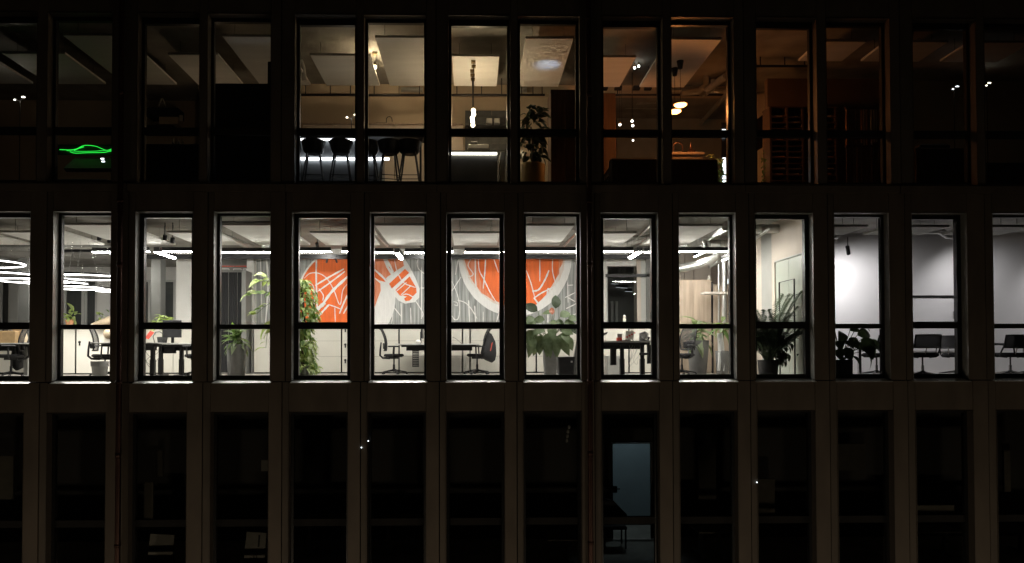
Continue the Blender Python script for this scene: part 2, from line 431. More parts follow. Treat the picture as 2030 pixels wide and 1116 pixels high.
# downpipes
def downpipe(px0, px1, label):
    a, b = at(px0, 300, -.09), at(px1, 900, -.09)
    x = (a.x+b.x)/2
    t = thing('downpipe', label, 'drainpipe', (x, -.09, -8))
    MB().use(M['copper']).tube([(0,0,0),(0,0,6),(0,0,11.5),(0,0,16.2)], .047, 14).build('pipe', None, t)
    for z in (8-2.9, 8+.0, 8+3.25, 8+6.6):
        p = MB().use(M['copper']); p.lathe([(.048,-.03),(.056,-.03),(.056,.03),(.048,.03)], (0,0,z), 14); p.box(-.012,.012,.05,.10,z-.02,z+.02); p.build('bracket', None, t)
    for z in (8-1.3, 8+2.1, 8+5.2): MB().use(M['copper']).lathe([(.048,-.05),(.053,-.05),(.053,.05),(.048,.05)], (0,0,z), 14).build('sleeve', None, t)
downpipe(240.5, 233, 'copper brown downpipe running down the facade beside the window with the glowing ring lamps')
downpipe(1168, 1170, 'copper brown downpipe running down the facade right of the mural windows')

# street lamps that light the lower facade from the street
for i, x in enumerate((-11.5, -3.6, 4.4, 12.6)):
    t = thing('street_lamp', 'low street lamp in the street before the ' + ('left end','mural windows','cluttered desk window','right end')[i] + ' of the facade', 'street lamp', (x, -6.4, -8), 0, 'street lamps along the facade')
    MB().use(M['black']).tube([(0,0,0),(0,0,1.0),(0,0,1.95)], [.06,.045,.035], 10).build('pole', None, t)
    MB().use(M['black']).lathe([(0,.10),(.16,.06),(.20,0),(.20,-.02)], (0,0,2.02), 14).build('head', None, t)
    MB().use(M['g_street']).lathe([(.0,-.018),(.17,-.018)], (0,0,2.02), 14).build('lens', None, t)
    lamp('POINT', 'street_light', (0,0,1.86), 195.0, (1.0,.80,.56), t, shadow_soft_size=.15)

# ================================================================ inner walls of the lit storey
WY = 6.20
x0w, x1w = at(507, 600, WY).x, at(1203, 600, WY).x
structure(box('wall_with_mural', M['white_wall'], x0w-.02, x1w, WY, WY+.2, .012, 3.31))
structure(box('wall_end_post', M['white_wall'], at(489,600,WY-.15).x, x0w-.02, WY-.15, WY+.2, .012, 3.31))
# far side of the building: pale piers between dark windows onto the night
FY = 10.2
def far_window(x0, x1, z0=.5, z1=2.9):
    f = MB().use(M['gray_lt'])
    f.box(x0, x0+.06, FY, FY+.08, z0, z1).box(x1-.06, x1, FY, FY+.08, z0, z1).box(x0+.06, x1-.06, FY, FY+.08, z1-.06, z1).box(x0+.06, x1-.06, FY, FY+.08, z0, z0+.06)
    o = f.build('far_window', None); structure(o)
    MB().add([(x0+.06,FY+.04,z0),(x1-.06,FY+.04,z0),(x1-.06,FY+.04,z1),(x0+.06,FY+.04,z1)], [(0,1,2,3)]).build('pane', M['glass_far'], o)
    MB().use(M['blind']).box(x0+.06, x1-.06, FY+.05, FY+.07, z0+.06, z1-.06).build('blind', None, o)
structure(box('wall_over_far_windows', M['white_wall'], XL, 7.0, FY-.05, FY+.25, 2.9, 3.31))
structure(box('wall_under_far_windows', M['white_wall'], XL, 7.0, FY-.05, FY+.25, .012, .5))
fx = [(-40,30),(62,138),(168,180),(184,206),(232,284),(287,299),(320,330),(331,347)]
for px0, px1 in ((-90,-30),(0,20),(38,52),(62,92),(127,165),(168,192),(225,272),(285,297),(320,347)):
    far_window(at(px0,600,FY).x, at(px1,600,FY).x)
    structure(box('far_wall_pier', M['gray_lt'], at(px1,600,FY).x, at(px1+2.5,600,FY).x, FY-.02, FY+.2, .5, 2.9))
for px0, px1, m in ((-30,0,'white_wall'),(20,38,'gray_lt'),(52,62,'gray'),(92,127,'white_wall'),(194.5,225,'white_wall'),(274.5,285,'gray_lt'),(299.5,320,'gray'),(349.5,420,'white_wall')):
    structure(box('far_wall_pier', M[m], at(px0,600,FY).x, at(px1,600,FY).x, FY-.06, FY+.2, .5, 2.9))
structure(box('wall_block', M['white_wall'], at(349,600,6.0).x, at(408,600,6.0).x, 6.0, 6.5, .012, 3.31))
structure(box('gray_column', M['gray'], at(299,600,8).x, at(318,600,8).x, 8.0, 8.35, .012, 3.31))
structure(box('gray_column', M['gray'], at(36,600,8).x, at(56,600,8).x, 8.0, 8.35, .012, 3.31))
# dark wardrobe niche left of the mural wall
structure(box('wall_behind_wardrobe', M['gray'], at(408,600,7.4).x, at(507,600,6.4).x, 7.4, 7.55, .012, 3.31))
# right of the mural: glazed dark room
structure(box('wall_of_dark_room', M['gray'], x1w, at(1300,600,9.5).x+.4, 9.6, 9.8, .012, 3.31))
structure(box('wall_of_wood_room', M['beige'], 5.9, 8.8, 6.6, 6.8, .012, 3.31))
structure(box('wall_column', M['beige'], at(1262,600,6.2).x, at(1270,600,6.2).x, 6.15, 6.5, .012, 3.31))
structure(box('wall_column_face', M['gray_lt'], at(1270,600,6.2).x, at(1280,600,6.2).x, 6.17, 6.5, .012, 3.31))
structure(box('gray_column', M['gray'], at(1280,600,6.2).x, at(1300,600,6.2).x, 6.10, 6.5, .012, 3.31))
# partition between the open office and the meeting room
PX = at(1591, 600, .9).x
px1 = PX + .12
structure(box('wall_partition_lintel', M['beige'], PX, px1, .29, 2.2, 2.47, 3.31))
structure(box('wall_partition', M['beige'], PX, px1, 2.2, 3.75, .012, 3.31))
structure(box('gray_column', M['gray_md'], at(1521,600,2.6).x, PX-.002, 2.35, 2.9, .012, 3.31))
structure(box('wall_of_meeting_room', M['meet_wall'], px1, 17.5, 3.6, 3.75, .012, 3.31))
structure(box('wall_beyond_column', M['beige'], at(1440,600,4.4).x, at(1521,600,4.4).x+.3, 4.4, 4.55, 2.57, 3.31))
structure(box('wall_beyond_column', M['beige'], at(1511,600,4.4).x, at(1521,600,4.4).x+.3, 4.4, 4.55, .012, 2.57))
structure(box('wall_terracotta', M['terracotta'], at(1480,600,5.6).x, at(1520,600,5.6).x, 5.6, 5.7, .012, 3.0))
# ================================================================ MAKERS OF THE FURNISHINGS
PI = math.pi
def lerp(a, b, t): return a + (b-a)*t
def shell(y_of, z_of, halfw, thick, nu=6, nv=6, curve=0.0):
    """curved upright plate: u across, v up"""
    F = [[Vector(((2*i/nu-1)*halfw(j/nv), y_of(j/nv) + curve*(2*i/nu-1)**2, z_of(j/nv))) for i in range(nu+1)] for j in range(nv+1)]
    B = [[p + Vector((0,-thick,0)) for p in r] for r in F]
    return F, B
def closed_shell(mb, F, B):
    mb.grid(F); mb.grid([list(reversed(r)) for r in B])
    a, b = len(F), len(F[0])
    for j in range(a-1):
        mb.add([F[j][0],F[j+1][0],B[j+1][0],B[j][0]], [(0,1,2,3)]); mb.add([F[j][-1],B[j][-1],B[j+1][-1],F[j+1][-1]], [(0,1,2,3)])
    for i in range(b-1):
        mb.add([F[-1][i],F[-1][i+1],B[-1][i+1],B[-1][i]], [(0,1,2,3)]); mb.add([F[0][i],B[0][i],B[0][i+1],F[0][i+1]], [(0,1,2,3)])
    return mb
def cushion(mb, x, y, z0, z1, c=.05):
    def ring(s, z): return [Vector((sx*(x-s)+ (0), sy*(y-s), z)) for sx, sy in ((-1,-.6),(-.6,-1),(.6,-1),(1,-.6),(1,.6),(.6,1),(-.6,1),(-1,.6))]
    return mb.loft([ring(c, z0), ring(0, lerp(z0,z1,.35)), ring(.004, lerp(z0,z1,.75)), ring(c*.6, z1)])

def star_base(t, n=5, r=.31, m='plastic', casters=True, zc=.40):
    b = MB().use(M[m])
    for k in range(n):
        a = 2*PI*k/n + .3; d = Vector((math.cos(a), math.sin(a), 0)); s = Vector((-d.y, d.x, 0))
        r0 = [d*.03 + s*.025*q + Vector((0,0,z)) for q, z in ((-1,.075),(1,.075),(1,.125),(-1,.125))]
        r1 = [d*r + s*.014*q + Vector((0,0,z)) for q, z in ((-1,.050),(1,.050),(1,.072),(-1,.072))]
        b.loft([r0, r1], False)
    b.lathe([(.0,.13),(.045,.13),(.05,.07),(0,.06)], (0,0,0), 12)
    b.build('base', None, t)
    for k in range(n):
        a = 2*PI*k/n + .3; c = Vector((math.cos(a)*r, math.sin(a)*r, 0))
        if casters:
            q = MB().use(M['plastic'])
            for off in (-.014, .014):
                q.tube([c + Vector((-math.sin(a)*(off-.009), math.cos(a)*(off-.009), .027)), c + Vector((-math.sin(a)*(off+.009), math.cos(a)*(off+.009), .027))], .026, 10)
            q.build('caster', None, t)
        else: MB().use(M['plastic']).lathe([(0,.03),(.018,.03),(.02,0),(0,0)], c, 8).build('glide', None, t)
    MB().use(M['chrome' if m != 'plastic' else 'plastic']).tube([(0,0,.10),(0,0,.24)], .028, 10).tube([(0,0,.24),(0,0,zc)], .018, 10).build('gas_column', None, t)

def office_chair(label, group):
    t = thing('office_chair', label, 'office chair', (0,0,0), 0, group)
    star_base(t)
    MB().use(M['plastic']).box(-.09,.09,-.13,.12,.375,.42).tube([(.09,.05,.40),(.22,.05,.39)], .008, 6).build('tilt_mechanism', None, t)
    cushion(MB().use(M['cloth']), .25, .24, .42, .50).build('seat', None, t)
    back = MB().use(M['net'])
    P = [[Vector(((2*i/6-1)*lerp(.20,.225,math.sin(v*PI)), -.24 - .10*v + .05*math.sin(v*PI) + .05*(2*i/6-1)**2, lerp(.58,1.10,v))) for i in range(7)] for v in [j/6 for j in range(7)]]
    bk = back.grid(P).build('backrest', None, t)
    MB().use(M['plastic']).tube([P[0][i] for i in range(7)] + [P[j][6] for j in range(1,7)] + [P[6][i] for i in range(5,-1,-1)] + [P[j][0] for j in range(5,0,-1)], .016, 8, closed=True).build('rim', None, bk)
    MB().use(M['plastic']).box(-.17,.17,-.262,-.235,.62,.76).build('lumbar_pad', None, bk)
    MB().use(M['plastic']).tube([(0,-.10,.39),(0,-.27,.40),(0,-.335,.46),(0,-.33,.60),(0,-.31,.78)], [.025,.025,.024,.022,.016], 8).build('spine', None, t)
    for s in (-1, 1):
        a = MB().use(M['plastic']); a.tube([(s*.20,.0,.41),(s*.29,-.01,.42),(s*.31,-.01,.50),(s*.30,0,.665)], .018, 8)
        a.bbox(s*.30-.04, s*.30+.04, -.14, .12, .665, .695, .012); a.build('armrest', None, t)
    return t

def meeting_chair(label, group):
    t = thing('meeting_chair', label, 'chair', (0,0,0), 0, group)
    star_base(t, 4, .33, 'chrome', False, .41)
    cushion(MB().use(M['cloth']), .25, .24, .40, .495, .045).build('seat', None, t)
    back = MB().use(M['net_dk'])
    P = [[Vector(((2*i/8-1)*.262, -.27 - .05*v + .13*abs(2*i/8-1)**2.4, lerp(.60,.845,v))) for i in range(9)] for v in (0,.33,.66,1)]
    bk = back.grid(P).build('backrest', None, t)
    MB().use(M['plastic']).tube([P[0][i] for i in range(9)] + [P[j][8] for j in (1,2)] + [P[3][i] for i in range(8,-1,-1)] + [P[j][0] for j in (2,1)], .018, 8, closed=True).build('rim', None, bk)
    for s in (-1, 1):
        MB().use(M['plastic']).tube([(s*.12,-.05,.40),(s*.26,-.02,.415),(s*.285,-.06,.47),(s*.285,-.14,.60),(s*.262,-.15,.66)], .015, 8).build('side_tube', None, t)
        MB().use(M['plastic']).tube([(s*.268,-.16,.655),(s*.285,-.04,.668),(s*.285,.10,.665)], .022, 8).build('armrest', None, t)
    MB().use(M['chrome']).tube([(-.10,-.12,.41),(-.11,-.24,.46),(-.10,-.285,.62)], .010, 6).tube([(.10,-.12,.41),(.11,-.24,.46),(.10,-.285,.62)], .010, 6).build('back_brace', None, t)
    return t

def bar_stool(label, group):
    t = thing('bar_stool', label, 'bar stool', (0,0,0), 0, group)
    sh = MB().use(M['plastic'])
    rings = []
    for z, k, yb in ((.70,.62,0),(.72,.82,0),(.76,.94,-.01),(.80,1.0,-.01)):
        rings.append([Vector((math.cos(a)*.205*k, math.sin(a)*.19*k + yb, z)) for a in [2*PI*i/16 for i in range(16)]])
    sh.loft(rings)
    F = [[Vector((math.sin(u)*lerp(.175,.235,v), -math.cos(u)*lerp(.16,.215,v)-.01, lerp(.74,.95-.012*abs(u)**2,v))) for u in [lerp(-1.5,1.5,i/10) for i in range(11)]] for v in (0,.35,.7,1)]
    B = [[Vector((p.x*.90, p.y*.90, p.z)) for p in r] for r in F]
    closed_shell(sh, F, B); sh.build('seat', None, t)
    for sx in (-1, 1):
        for sy in (-1, 1):
            MB().use(M['plastic']).tube([(sx*.11, sy*.10, .73), (sx*.215, sy*.20, 0)], [.019, .013], 8).build('leg', None, t)
    q = .17
    MB().use(M['black']).tube([(-q,-q*.93,.28),(q,-q*.93,.28),(q,q*.93,.28),(-q,q*.93,.28)], .008, 6, closed=True).build('footrest', None, t)
    return t

def leaf_mesh(name, L, W, m, droop=.35, fold=.25, n=5, tip=1.0, base=.0):
    """leaf from the origin along +Y, upper side +Z, folded along its midrib"""
    P = []
    for i in range(n+1):
        v = i/n
        wd = W*(math.sin(PI*min(1, v**.8))**tip if 0 < v < 1 else base*(1-v))
        y = L*v*(1-.18*droop*v); z = -droop*L*v*v*.8 + .05*L*math.sin(v*PI)
        P.append([Vector((-wd, y, z+fold*wd)), Vector((0, y, z)), Vector((wd, y, z+fold*wd))])
    return MB().use(m).grid(P).mesh(name)
def put_leaf(me, parent, p, az, el, roll=0.0, s=1.0, name='leaf'):
    o = bpy.data.objects.new(name, me); COL.objects.link(o); o.parent = parent
    o.location = p; o.rotation_mode = 'ZXY' if False else 'XYZ'
    o.matrix_local = Matrix.Translation(p) @ Matrix.Rotation(az, 4, 'Z') @ Matrix.Rotation(el, 4, 'X') @ Matrix.Rotation(roll, 4, 'Y') @ Matrix.Scale(s, 4)
    return o
def planter(t, r0, r1, h, m, square=False, n=24):
    if square:
        def sq(r, z): return [Vector((x*r, y*r, z)) for x, y in ((-1,-.9),(-.9,-1),(.9,-1),(1,-.9),(1,.9),(.9,1),(-.9,1),(-1,.9))]
        p = MB().use(m).loft([sq(r0,0), sq(r1,h), sq(r1-.02,h), sq(r1-.03,h-.07)], False)
    else:
        p = MB().use(m).lathe([(0,0),(r0-.008,0),(r0,.012),(r1,h-.015),(r1-.004,h),(r1-.020,h),(r1-.024,h-.06)], (0,0,0), n)
    p.build('planter', None, t)
    MB().use(M['soil']).lathe([(r1-.022,h-.05),(r1*.5,h-.035),(0,h-.04)], (0,0,0), n).build('soil', None, t)

def broadleaf(t, h0, specs, meshes, stem_m, base_r=.05):
    """specs: (az, reach, height, leaf_el, leaf index, scale): a stem from the pot to a leaf"""
    for az, reach, hz, el, li, sc in specs:
        d = Vector((-math.sin(az), math.cos(az), 0))
        p0 = Vector((random.uniform(-base_r,base_r), random.uniform(-base_r,base_r), h0)); p3 = d*reach + Vector((0,0,hz))
        p1 = p0 + Vector((0,0,(hz-h0)*.55)) + d*reach*.12; p2 = p1.lerp(p3, .55) + Vector((0,0,(hz-h0)*.10))
        MB().use(stem_m).tube([p0, p1, p2, p3], [.010,.008,.006,.005], 6).build('stem', None, t)
        put_leaf(meshes[li], t, p3, az, el, random.uniform(-.5,.5), sc)

def palm_frond(name, L, m, nl=15, ll=.30, droop=.9):
    mb = MB().use(m); pts = []
    for i in range(9):
        v = i/8; pts.append(Vector((0, L*.72*v*(1-.2*v*droop), L*(1.08*v - .50*droop*v*v))))
    mb.tube(pts, [.007*(1-.7*i/8) for i in range(9)], 5, False)
    for k in range(nl):
        v = .28 + .72*k/(nl-1); i = min(7, int(v*8)); p = pts[i].lerp(pts[i+1], v*8-i)
        d = (pts[min(8,i+1)] - pts[i]).normalized()
        l = ll*(.55 + .45*math.sin(PI*min(1, v*1.02)))*random.uniform(.85,1.1)
        for s in (-1, 1):
            q = (d*.75 + Vector((s*.75, 0, -.10))).normalized()
            e = p + q*l + Vector((0,0,-.22*l)); mid = p + q*l*.5; wv = q.cross(Vector((0,0,1))).normalized()*.021
            mb.add([p, mid+wv, e, mid-wv], [(0,1,2,3)], True)
    return mb.mesh(name)

def desk(label, loc, w, d, h=.74, top='desk', rz=0, group=None, tray=True, legx=None, white_leg=False):
    t = thing('desk', label, 'desk', loc, rz, group)
    MB().use(M[top]).bbox(-w/2, w/2, -d/2, d/2, h-.025, h, .006).build('desk_top', None, t)
    lm = M['bin'] if white_leg else M['black']
    for s in (legx or (-w/2+.16, w/2-.16)):
        l = MB().use(lm); l.box(s-.045, s+.045, -.05, .05, .0, h-.36).box(s-.036, s+.036, -.042, .042, h-.36, h-.06)
        l.bbox(s-.05, s+.05, -d/2+.06, d/2-.06, .0, .035, .008); l.build('leg', None, t)
    MB().use(M['black']).box(-w/2+.08, w/2-.08, -.06, -.02, h-.075, h-.027).box(-w/2+.08, w/2-.08, .02, .06, h-.075, h-.027).build('crossbeam', None, t)
    if tray:
        q = MB().use(M['black']); q.box(-w*.33, w*.33, d*.22, d*.24, h-.16, h-.03).box(-w*.33, w*.33, d*.24, d*.36, h-.16, h-.15); q.build('cable_tray', None, t)
    return t
def cable(label, pts, m='black', r=.005, name='cable', cat='cable'):
    return tag(MB().use(M[m]).tube(pts, r, 6).build(name, None), label, cat)
def monitor(label, loc, rz, w=.55, h=.33):
    t = thing('monitor', label, 'monitor', loc, rz)
    MB().use(M['plastic']).bbox(-w/2, w/2, -.02, .02, .14, .14+h, .008).build('screen', None, t)
    MB().use(M['plastic']).box(-.03,.03,.02,.05,.02,.30).build('arm', None, t)
    MB().use(M['plastic']).bbox(-.11,.11,-.07,.10,0,.015,.006).build('foot', None, t)
    return t
def cabinet(label, x0, x1, y0, y1, h, m='cab', drawers=0, lock=True, z=.012, group=None, doors=1, key='side'):
    t = thing('cabinet', label, 'cabinet', ((x0+x1)/2, (y0+y1)/2, z), 0, group)
    W, D = (x1-x0)/2, (y1-y0)/2
    MB().use(M['cab_gap']).box(-W+.004, W-.004, -D+.022, D, .0, h-.02).build('carcass', None, t)
    MB().use(M[m]).box(-W, W, -D-.004, D, h-.02, h).build('top', None, t)
    n = max(1, drawers)
    for c in range(doors):
        a, b = lerp(-W, W, c/doors)+.007, lerp(-W, W, (c+1)/doors)-.007
        for k in range(n):
            za, zb = lerp(.03, h-.025, k/n)+.002, lerp(.03, h-.025, (k+1)/n)-.002
            d = MB().use(M[m]).box(a, b, -D, -D+.022, za, zb).build('drawer_front' if drawers else 'door', None, t)
            if lock:
                cx = (a+b)/2 if key == 'mid' else a+.08
                zc = zb-.09 if drawers else (za+zb)/2 + .2
                q = MB().use(M['plastic'])
                q.lathe([(0,-.012),(.030,-.012),(.030,.012),(0,.012)], (0,0,0), 10)
                q.v = [Vector((cx + v.x, -D-.012+v.z, zc + v.y)) for v in q.v]
                q.box(cx-.016, cx+.016, -D-.018, -D, zc-.085, zc-.01)
                q.build('lock_handle', None, d)
    return t
def linear_lamp(label, p0, p1, zc, group='white light bars under the ceiling', dark=True, r=.030, g='g_tube'):
    """p0, p1 ends of a hung light bar; zc ceiling height"""
    p0, p1 = Vector(p0), Vector(p1)
    t = thing('light_bar', label, 'lamp', tuple((p0+p1)/2), 0, group)
    c = (p0+p1)/2; a, b = p0-c, p1-c; d = (b-a).normalized(); s = Vector((-d.y, d.x, 0))*(r+.006)
    up = Vector((0,0,1))
    h = MB().use(M['black']).loft([[a-s-up*r*.42, a+s-up*r*.42, a+s+up*.080, a-s+up*.080], [b-s-up*r*.42, b+s-up*r*.42, b+s+up*.080, b-s+up*.080]], False)
    h.build('housing', None, t)
    q_ = MB().use(M[g]); q_.loft([[e + s.normalized()*r*math.cos(k) + up*(r*math.sin(k)-.002) for k in [PI*(1.12+.76*i/8) for i in range(9)]] for e in (a, b)]); q_.build('tube', None, t)
    for q in (.15, .85):
        p = a.lerp(b, q); MB().use(M['chrome']).tube([p+up*.085, Vector((p.x, p.y, zc-c.z))], .003, 5).build('suspension_wire', None, t)
    return t
def ring_lamp(label, c, R, zc, tilt=0.0):
    t = thing('ring_lamp', label, 'lamp', c, 0, 'glowing ring lamps hung at the far left')
    n = 48
    def ringpts(rr, dz): return [Vector((rr*math.cos(2*PI*k/n), rr*math.sin(2*PI*k/n), dz + tilt*rr*math.sin(2*PI*k/n))) for k in range(n)]
    MB().use(M['black']).loft([[Vector((p.x, p.y, p.z)) for p in ringpts(R+.028, .05)], ringpts(R+.028, .012), ringpts(R-.028, .012), ringpts(R-.028, .05), ringpts(R+.028, .05)], False, False).build('housing', None, t)
    MB().use(M['g_ring']).tube(ringpts(R, 0), .012, 8, closed=True).build('tube', None, t)
    lamp('SPOT', 'ring_light', (0,0,-.03), 90*R, (1.0,.955,.87), t, (0,0,-2), shadow_soft_size=R*.6, spot_size=math.radians(165), spot_blend=.4)
    for k in range(4):
        a = PI/4 + k*PI/2
        MB().use(M['chrome']).tube([(R*math.cos(a), R*math.sin(a), .05), (.25*R*math.cos(a), .25*R*math.sin(a), zc-c[2])], .002, 5).build('suspension_wire', None, t)
    return t
def ceiling_sail(label, x0, x1, y0, y1, z, zc, group):
    t = thing('ceiling_sail', label, 'ceiling panel', ((x0+x1)/2, (y0+y1)/2, z), 0, group)
    W, D = (x1-x0)/2, (y1-y0)/2
    MB().use(M['sail']).box(-W, W, -D, D, 0, .045).build('panel', None, t)
    for sx in (-1, 1):
        for sy in (-1, 1): MB().use(M['black']).tube([(sx*(W-.15), sy*(D-.25), .045), (sx*(W-.15), sy*(D-.25), zc-z)], .004, 5).build('suspension_wire', None, t)
    return t
def duct(label, pts, r, group=None, seams=True, m='steel'):
    pts = [Vector(p) for p in pts]
    o = MB().use(M[m]); o.tube(pts, r, 16)
    if seams:
        for a, b in zip(pts[:-1], pts[1:]):
            d = (b-a); L = d.length; d.normalize(); k = .25
            while k < L-.1:
                o.tube([a+d*k, a+d*(k+.03)], r*1.06, 16); k += .75
    ob = o.build('air_duct', None); tag(ob, label, 'duct', group); return ob
def spot_can(label, p, target, energy, color=(1,.96,.92), rail_z=None, angle=70, blend=.6, cat='spotlight', r=.035, L=.16, group=None, lens='g_spot', lit=True):
    p, tg = Vector(p), Vector(target)
    t = thing('spotlight', label, cat, tuple(p), 0, group)
    d = (tg-p).normalized()
    MB().use(M['black']).tube([-d*L*.5, d*L*.5], r, 14, False).tube([-d*L*.5, -d*(L*.5-.004)], r, 14).build('can', None, t)
    if lit: MB().use(M[lens]).tube([d*(L*.5-.02), d*(L*.5-.012)], r*.86, 14).build('lens', None, t)
    if rail_z: MB().use(M['black']).tube([-d*L*.2, Vector((0,0,rail_z-p.z))], .009, 6).build('stem', None, t)
    if energy: lamp('SPOT', 'spot_light', tuple(d*(L*.5+.01)), energy, color, t, tuple(d*2), spot_size=math.radians(angle), spot_blend=blend, shadow_soft_size=.03)
    return t
# ================================================================ THE LIT STOREY
ZC = 3.31
SAILS = [(-10.9,-9.75,'A'),(-9.4,-8.15,'B'),(-7.72,-6.58,'A'),(-6.1,-5.1,'B'),(-4.72,-3.6,'A'),(-3.25,-2.05,'B'),(-1.83,-.65,'A'),(-.39,.57,'B'),(1.04,1.96,'A'),(2.35,3.35,'B'),(3.8,4.81,'A'),(6.75,7.65,'C'),(8.05,9.25,'C'),(9.7,10.9,'C')]
WHERE = ['above the desk at the far left edge','above the left ring lamps','above the tall cabinets and waste bin','above the monitor desk with the loose cables','above the wardrobe','above the climbing plant',
         'above the empty swivel chair at the mural','above the chair with the backpack','above the big leafy plant at the mural','above the cluttered desk before the dark glazed room','beside the silver ducts',
         'above the sprawling dark plant in the meeting room','above the two mesh chairs of the meeting room','above the right end of the meeting room']
WHERE_T = ['at the far left edge, over the floor lamp','over the green neon line','over the dark sideboard','next to the black board, on its left','over the black board','over the left bar stools',
           'over the right bar stools','with the row of pendant bulbs under it','over the potted tree, washed bluish','left of the amber pendants','directly over the amber pendants',
           'over the vertical slats','over the dim floor lamp at right','over the right edge of the dark rooms']
YR = {'A': (.60, 3.08), 'B': (1.45, 3.08), 'C': (.65, 1.58)}
for (a, b, k), wl, wt in zip(SAILS, WHERE, WHERE_T):
    ceiling_sail('white ceiling sail of the lit storey ' + wl, a, b, *YR[k], 2.935, ZC, 'white ceiling sails of the lit storey')
    ceiling_sail('ceiling sail of the dim top storey ' + wt, a, b, *YR[k], 2.935+FT, 6.91, 'ceiling sails of the top storey')

# ---- the mural
MY = WY - .03
mur = thing('mural', 'large abstract mural of two orange discs with white outlines and scribbles on gray', 'mural', (at(850,600,MY).x, MY, 0))
a, b = at(508,600,MY).x, at(1150,600,MY).x
MB().use(M['mural_ground']).box(a, b, MY, WY-.002, .3, at(850, 509, MY).z).build('canvas', None, mur, True)
def P2(px, py, k): 
    p = at(px, max(py, 509), MY); p.y = MY - .0022*k; return p
def disc(name, cx, cy, rx, ry, k, m, a0=0, n=64, jit=0.0):
    pts = [P2(cx + rx*(1+random.uniform(-jit,jit))*math.cos(2*PI*i/n), cy + ry*(1+random.uniform(-jit,jit))*math.sin(2*PI*i/n), k) for i in range(n)]
    MB().use(M[m]).add([P2(cx,cy,k)] + pts, [(0, 1+(i+1)%n, 1+i) for i in range(n)]).build(name, None, mur, True)
def poly(name, pts, k, m): MB().use(M[m]).add([P2(*p, k) for p in pts], [tuple(range(len(pts)-1,-1,-1))]).build(name, None, mur, True)
def smooth(pts, n=8):
    out = []
    for i in range(len(pts)-1):
        p0, p1, p2, p3 = pts[max(i-1,0)], pts[i], pts[i+1], pts[min(i+2,len(pts)-1)]
        for j in range(n):
            t = j/n
            out.append(tuple(.5*((2*p1[q]) + (-p0[q]+p2[q])*t + (2*p0[q]-5*p1[q]+4*p2[q]-p3[q])*t*t + (-p0[q]+3*p1[q]-3*p2[q]+p3[q])*t**3) for q in (0,1)))
    return out + [pts[-1]]
def stroke(mb, pts, wd, k, taper=True):
    pts = smooth(pts); n = len(pts); L, R = [], []
    for i, p in enumerate(pts):
        q, r = pts[min(i+1,n-1)], pts[max(i-1,0)]
        dx, dy = q[0]-r[0], q[1]-r[1]; l = math.hypot(dx, dy) or 1
        w2 = wd*.5*(1 + .18*math.sin(i*1.7))*(1 if not taper else min(1, .55+3*min(i, n-1-i)/n))
        L.append(P2(p[0]-dy/l*w2, p[1]+dx/l*w2, k)); R.append(P2(p[0]+dy/l*w2, p[1]-dx/l*w2, k))
    mb.grid([R, L], False)
# left disc
disc('white_outline', 687, 590, 97, 101, 1, 'wpaint', jit=.004)
disc('orange_disc', 686, 592, 93.5, 98, 2, 'orange', jit=.003)
poly('pale_wash', [(735,545),(752,556),(768,560),(782,566),(784,590),(782.5,607),(778,624),(766,648),(735,660)], 3.4, 'wpaint')
poly('orange_wash', [(735,548),(746,555),(754,562),(755,576),(748,594),(742,612),(735,622)], 4, 'orange_b')
poly('orange_wash', [(738,508),(758,508),(766,530),(776,546),(765,553),(752,545),(738,533)], 4, 'orange_b')
# the blunt finger shape between the discs
poly('white_outline', [(756,505),(800,505),(812,528),(824,552),(832,572),(831,590),(822,599),(803,602),(790,596),(778,582),(770,566),(764,545)], 3, 'wpaint')
poly('orange_field', [(768,509),(797,509),(801,527),(780,541),(771,530)], 5, 'orange_b')
poly('orange_field', [(771,563),(803,533),(811,541),(777,572)], 5, 'orange')
poly('orange_field', [(784,575),(812,548),(825,570),(826,580),(817,589),(793,586)], 5, 'orange')
poly('orange_field', [(801,592),(806,588),(814,587),(818,590),(812,596),(804,597)], 6, 'orange')
# right disc
disc('white_outline', 1021, 505, 113, 122, 1, 'wpaint', jit=.003)
disc('pale_wash', 1020, 504, 101, 106, 2, 'wash', jit=.02)
disc('orange_wash', 1018, 503, 97, 101, 3, 'orange_b', jit=.02)
poly('orange_field', [(944,495),(1107,495),(1108,525),(1101,555),(1082,585),(1063,604),(1040,611),(1008,608),(986,598),(966,580),(952,555),(946,530)], 4, 'orange')
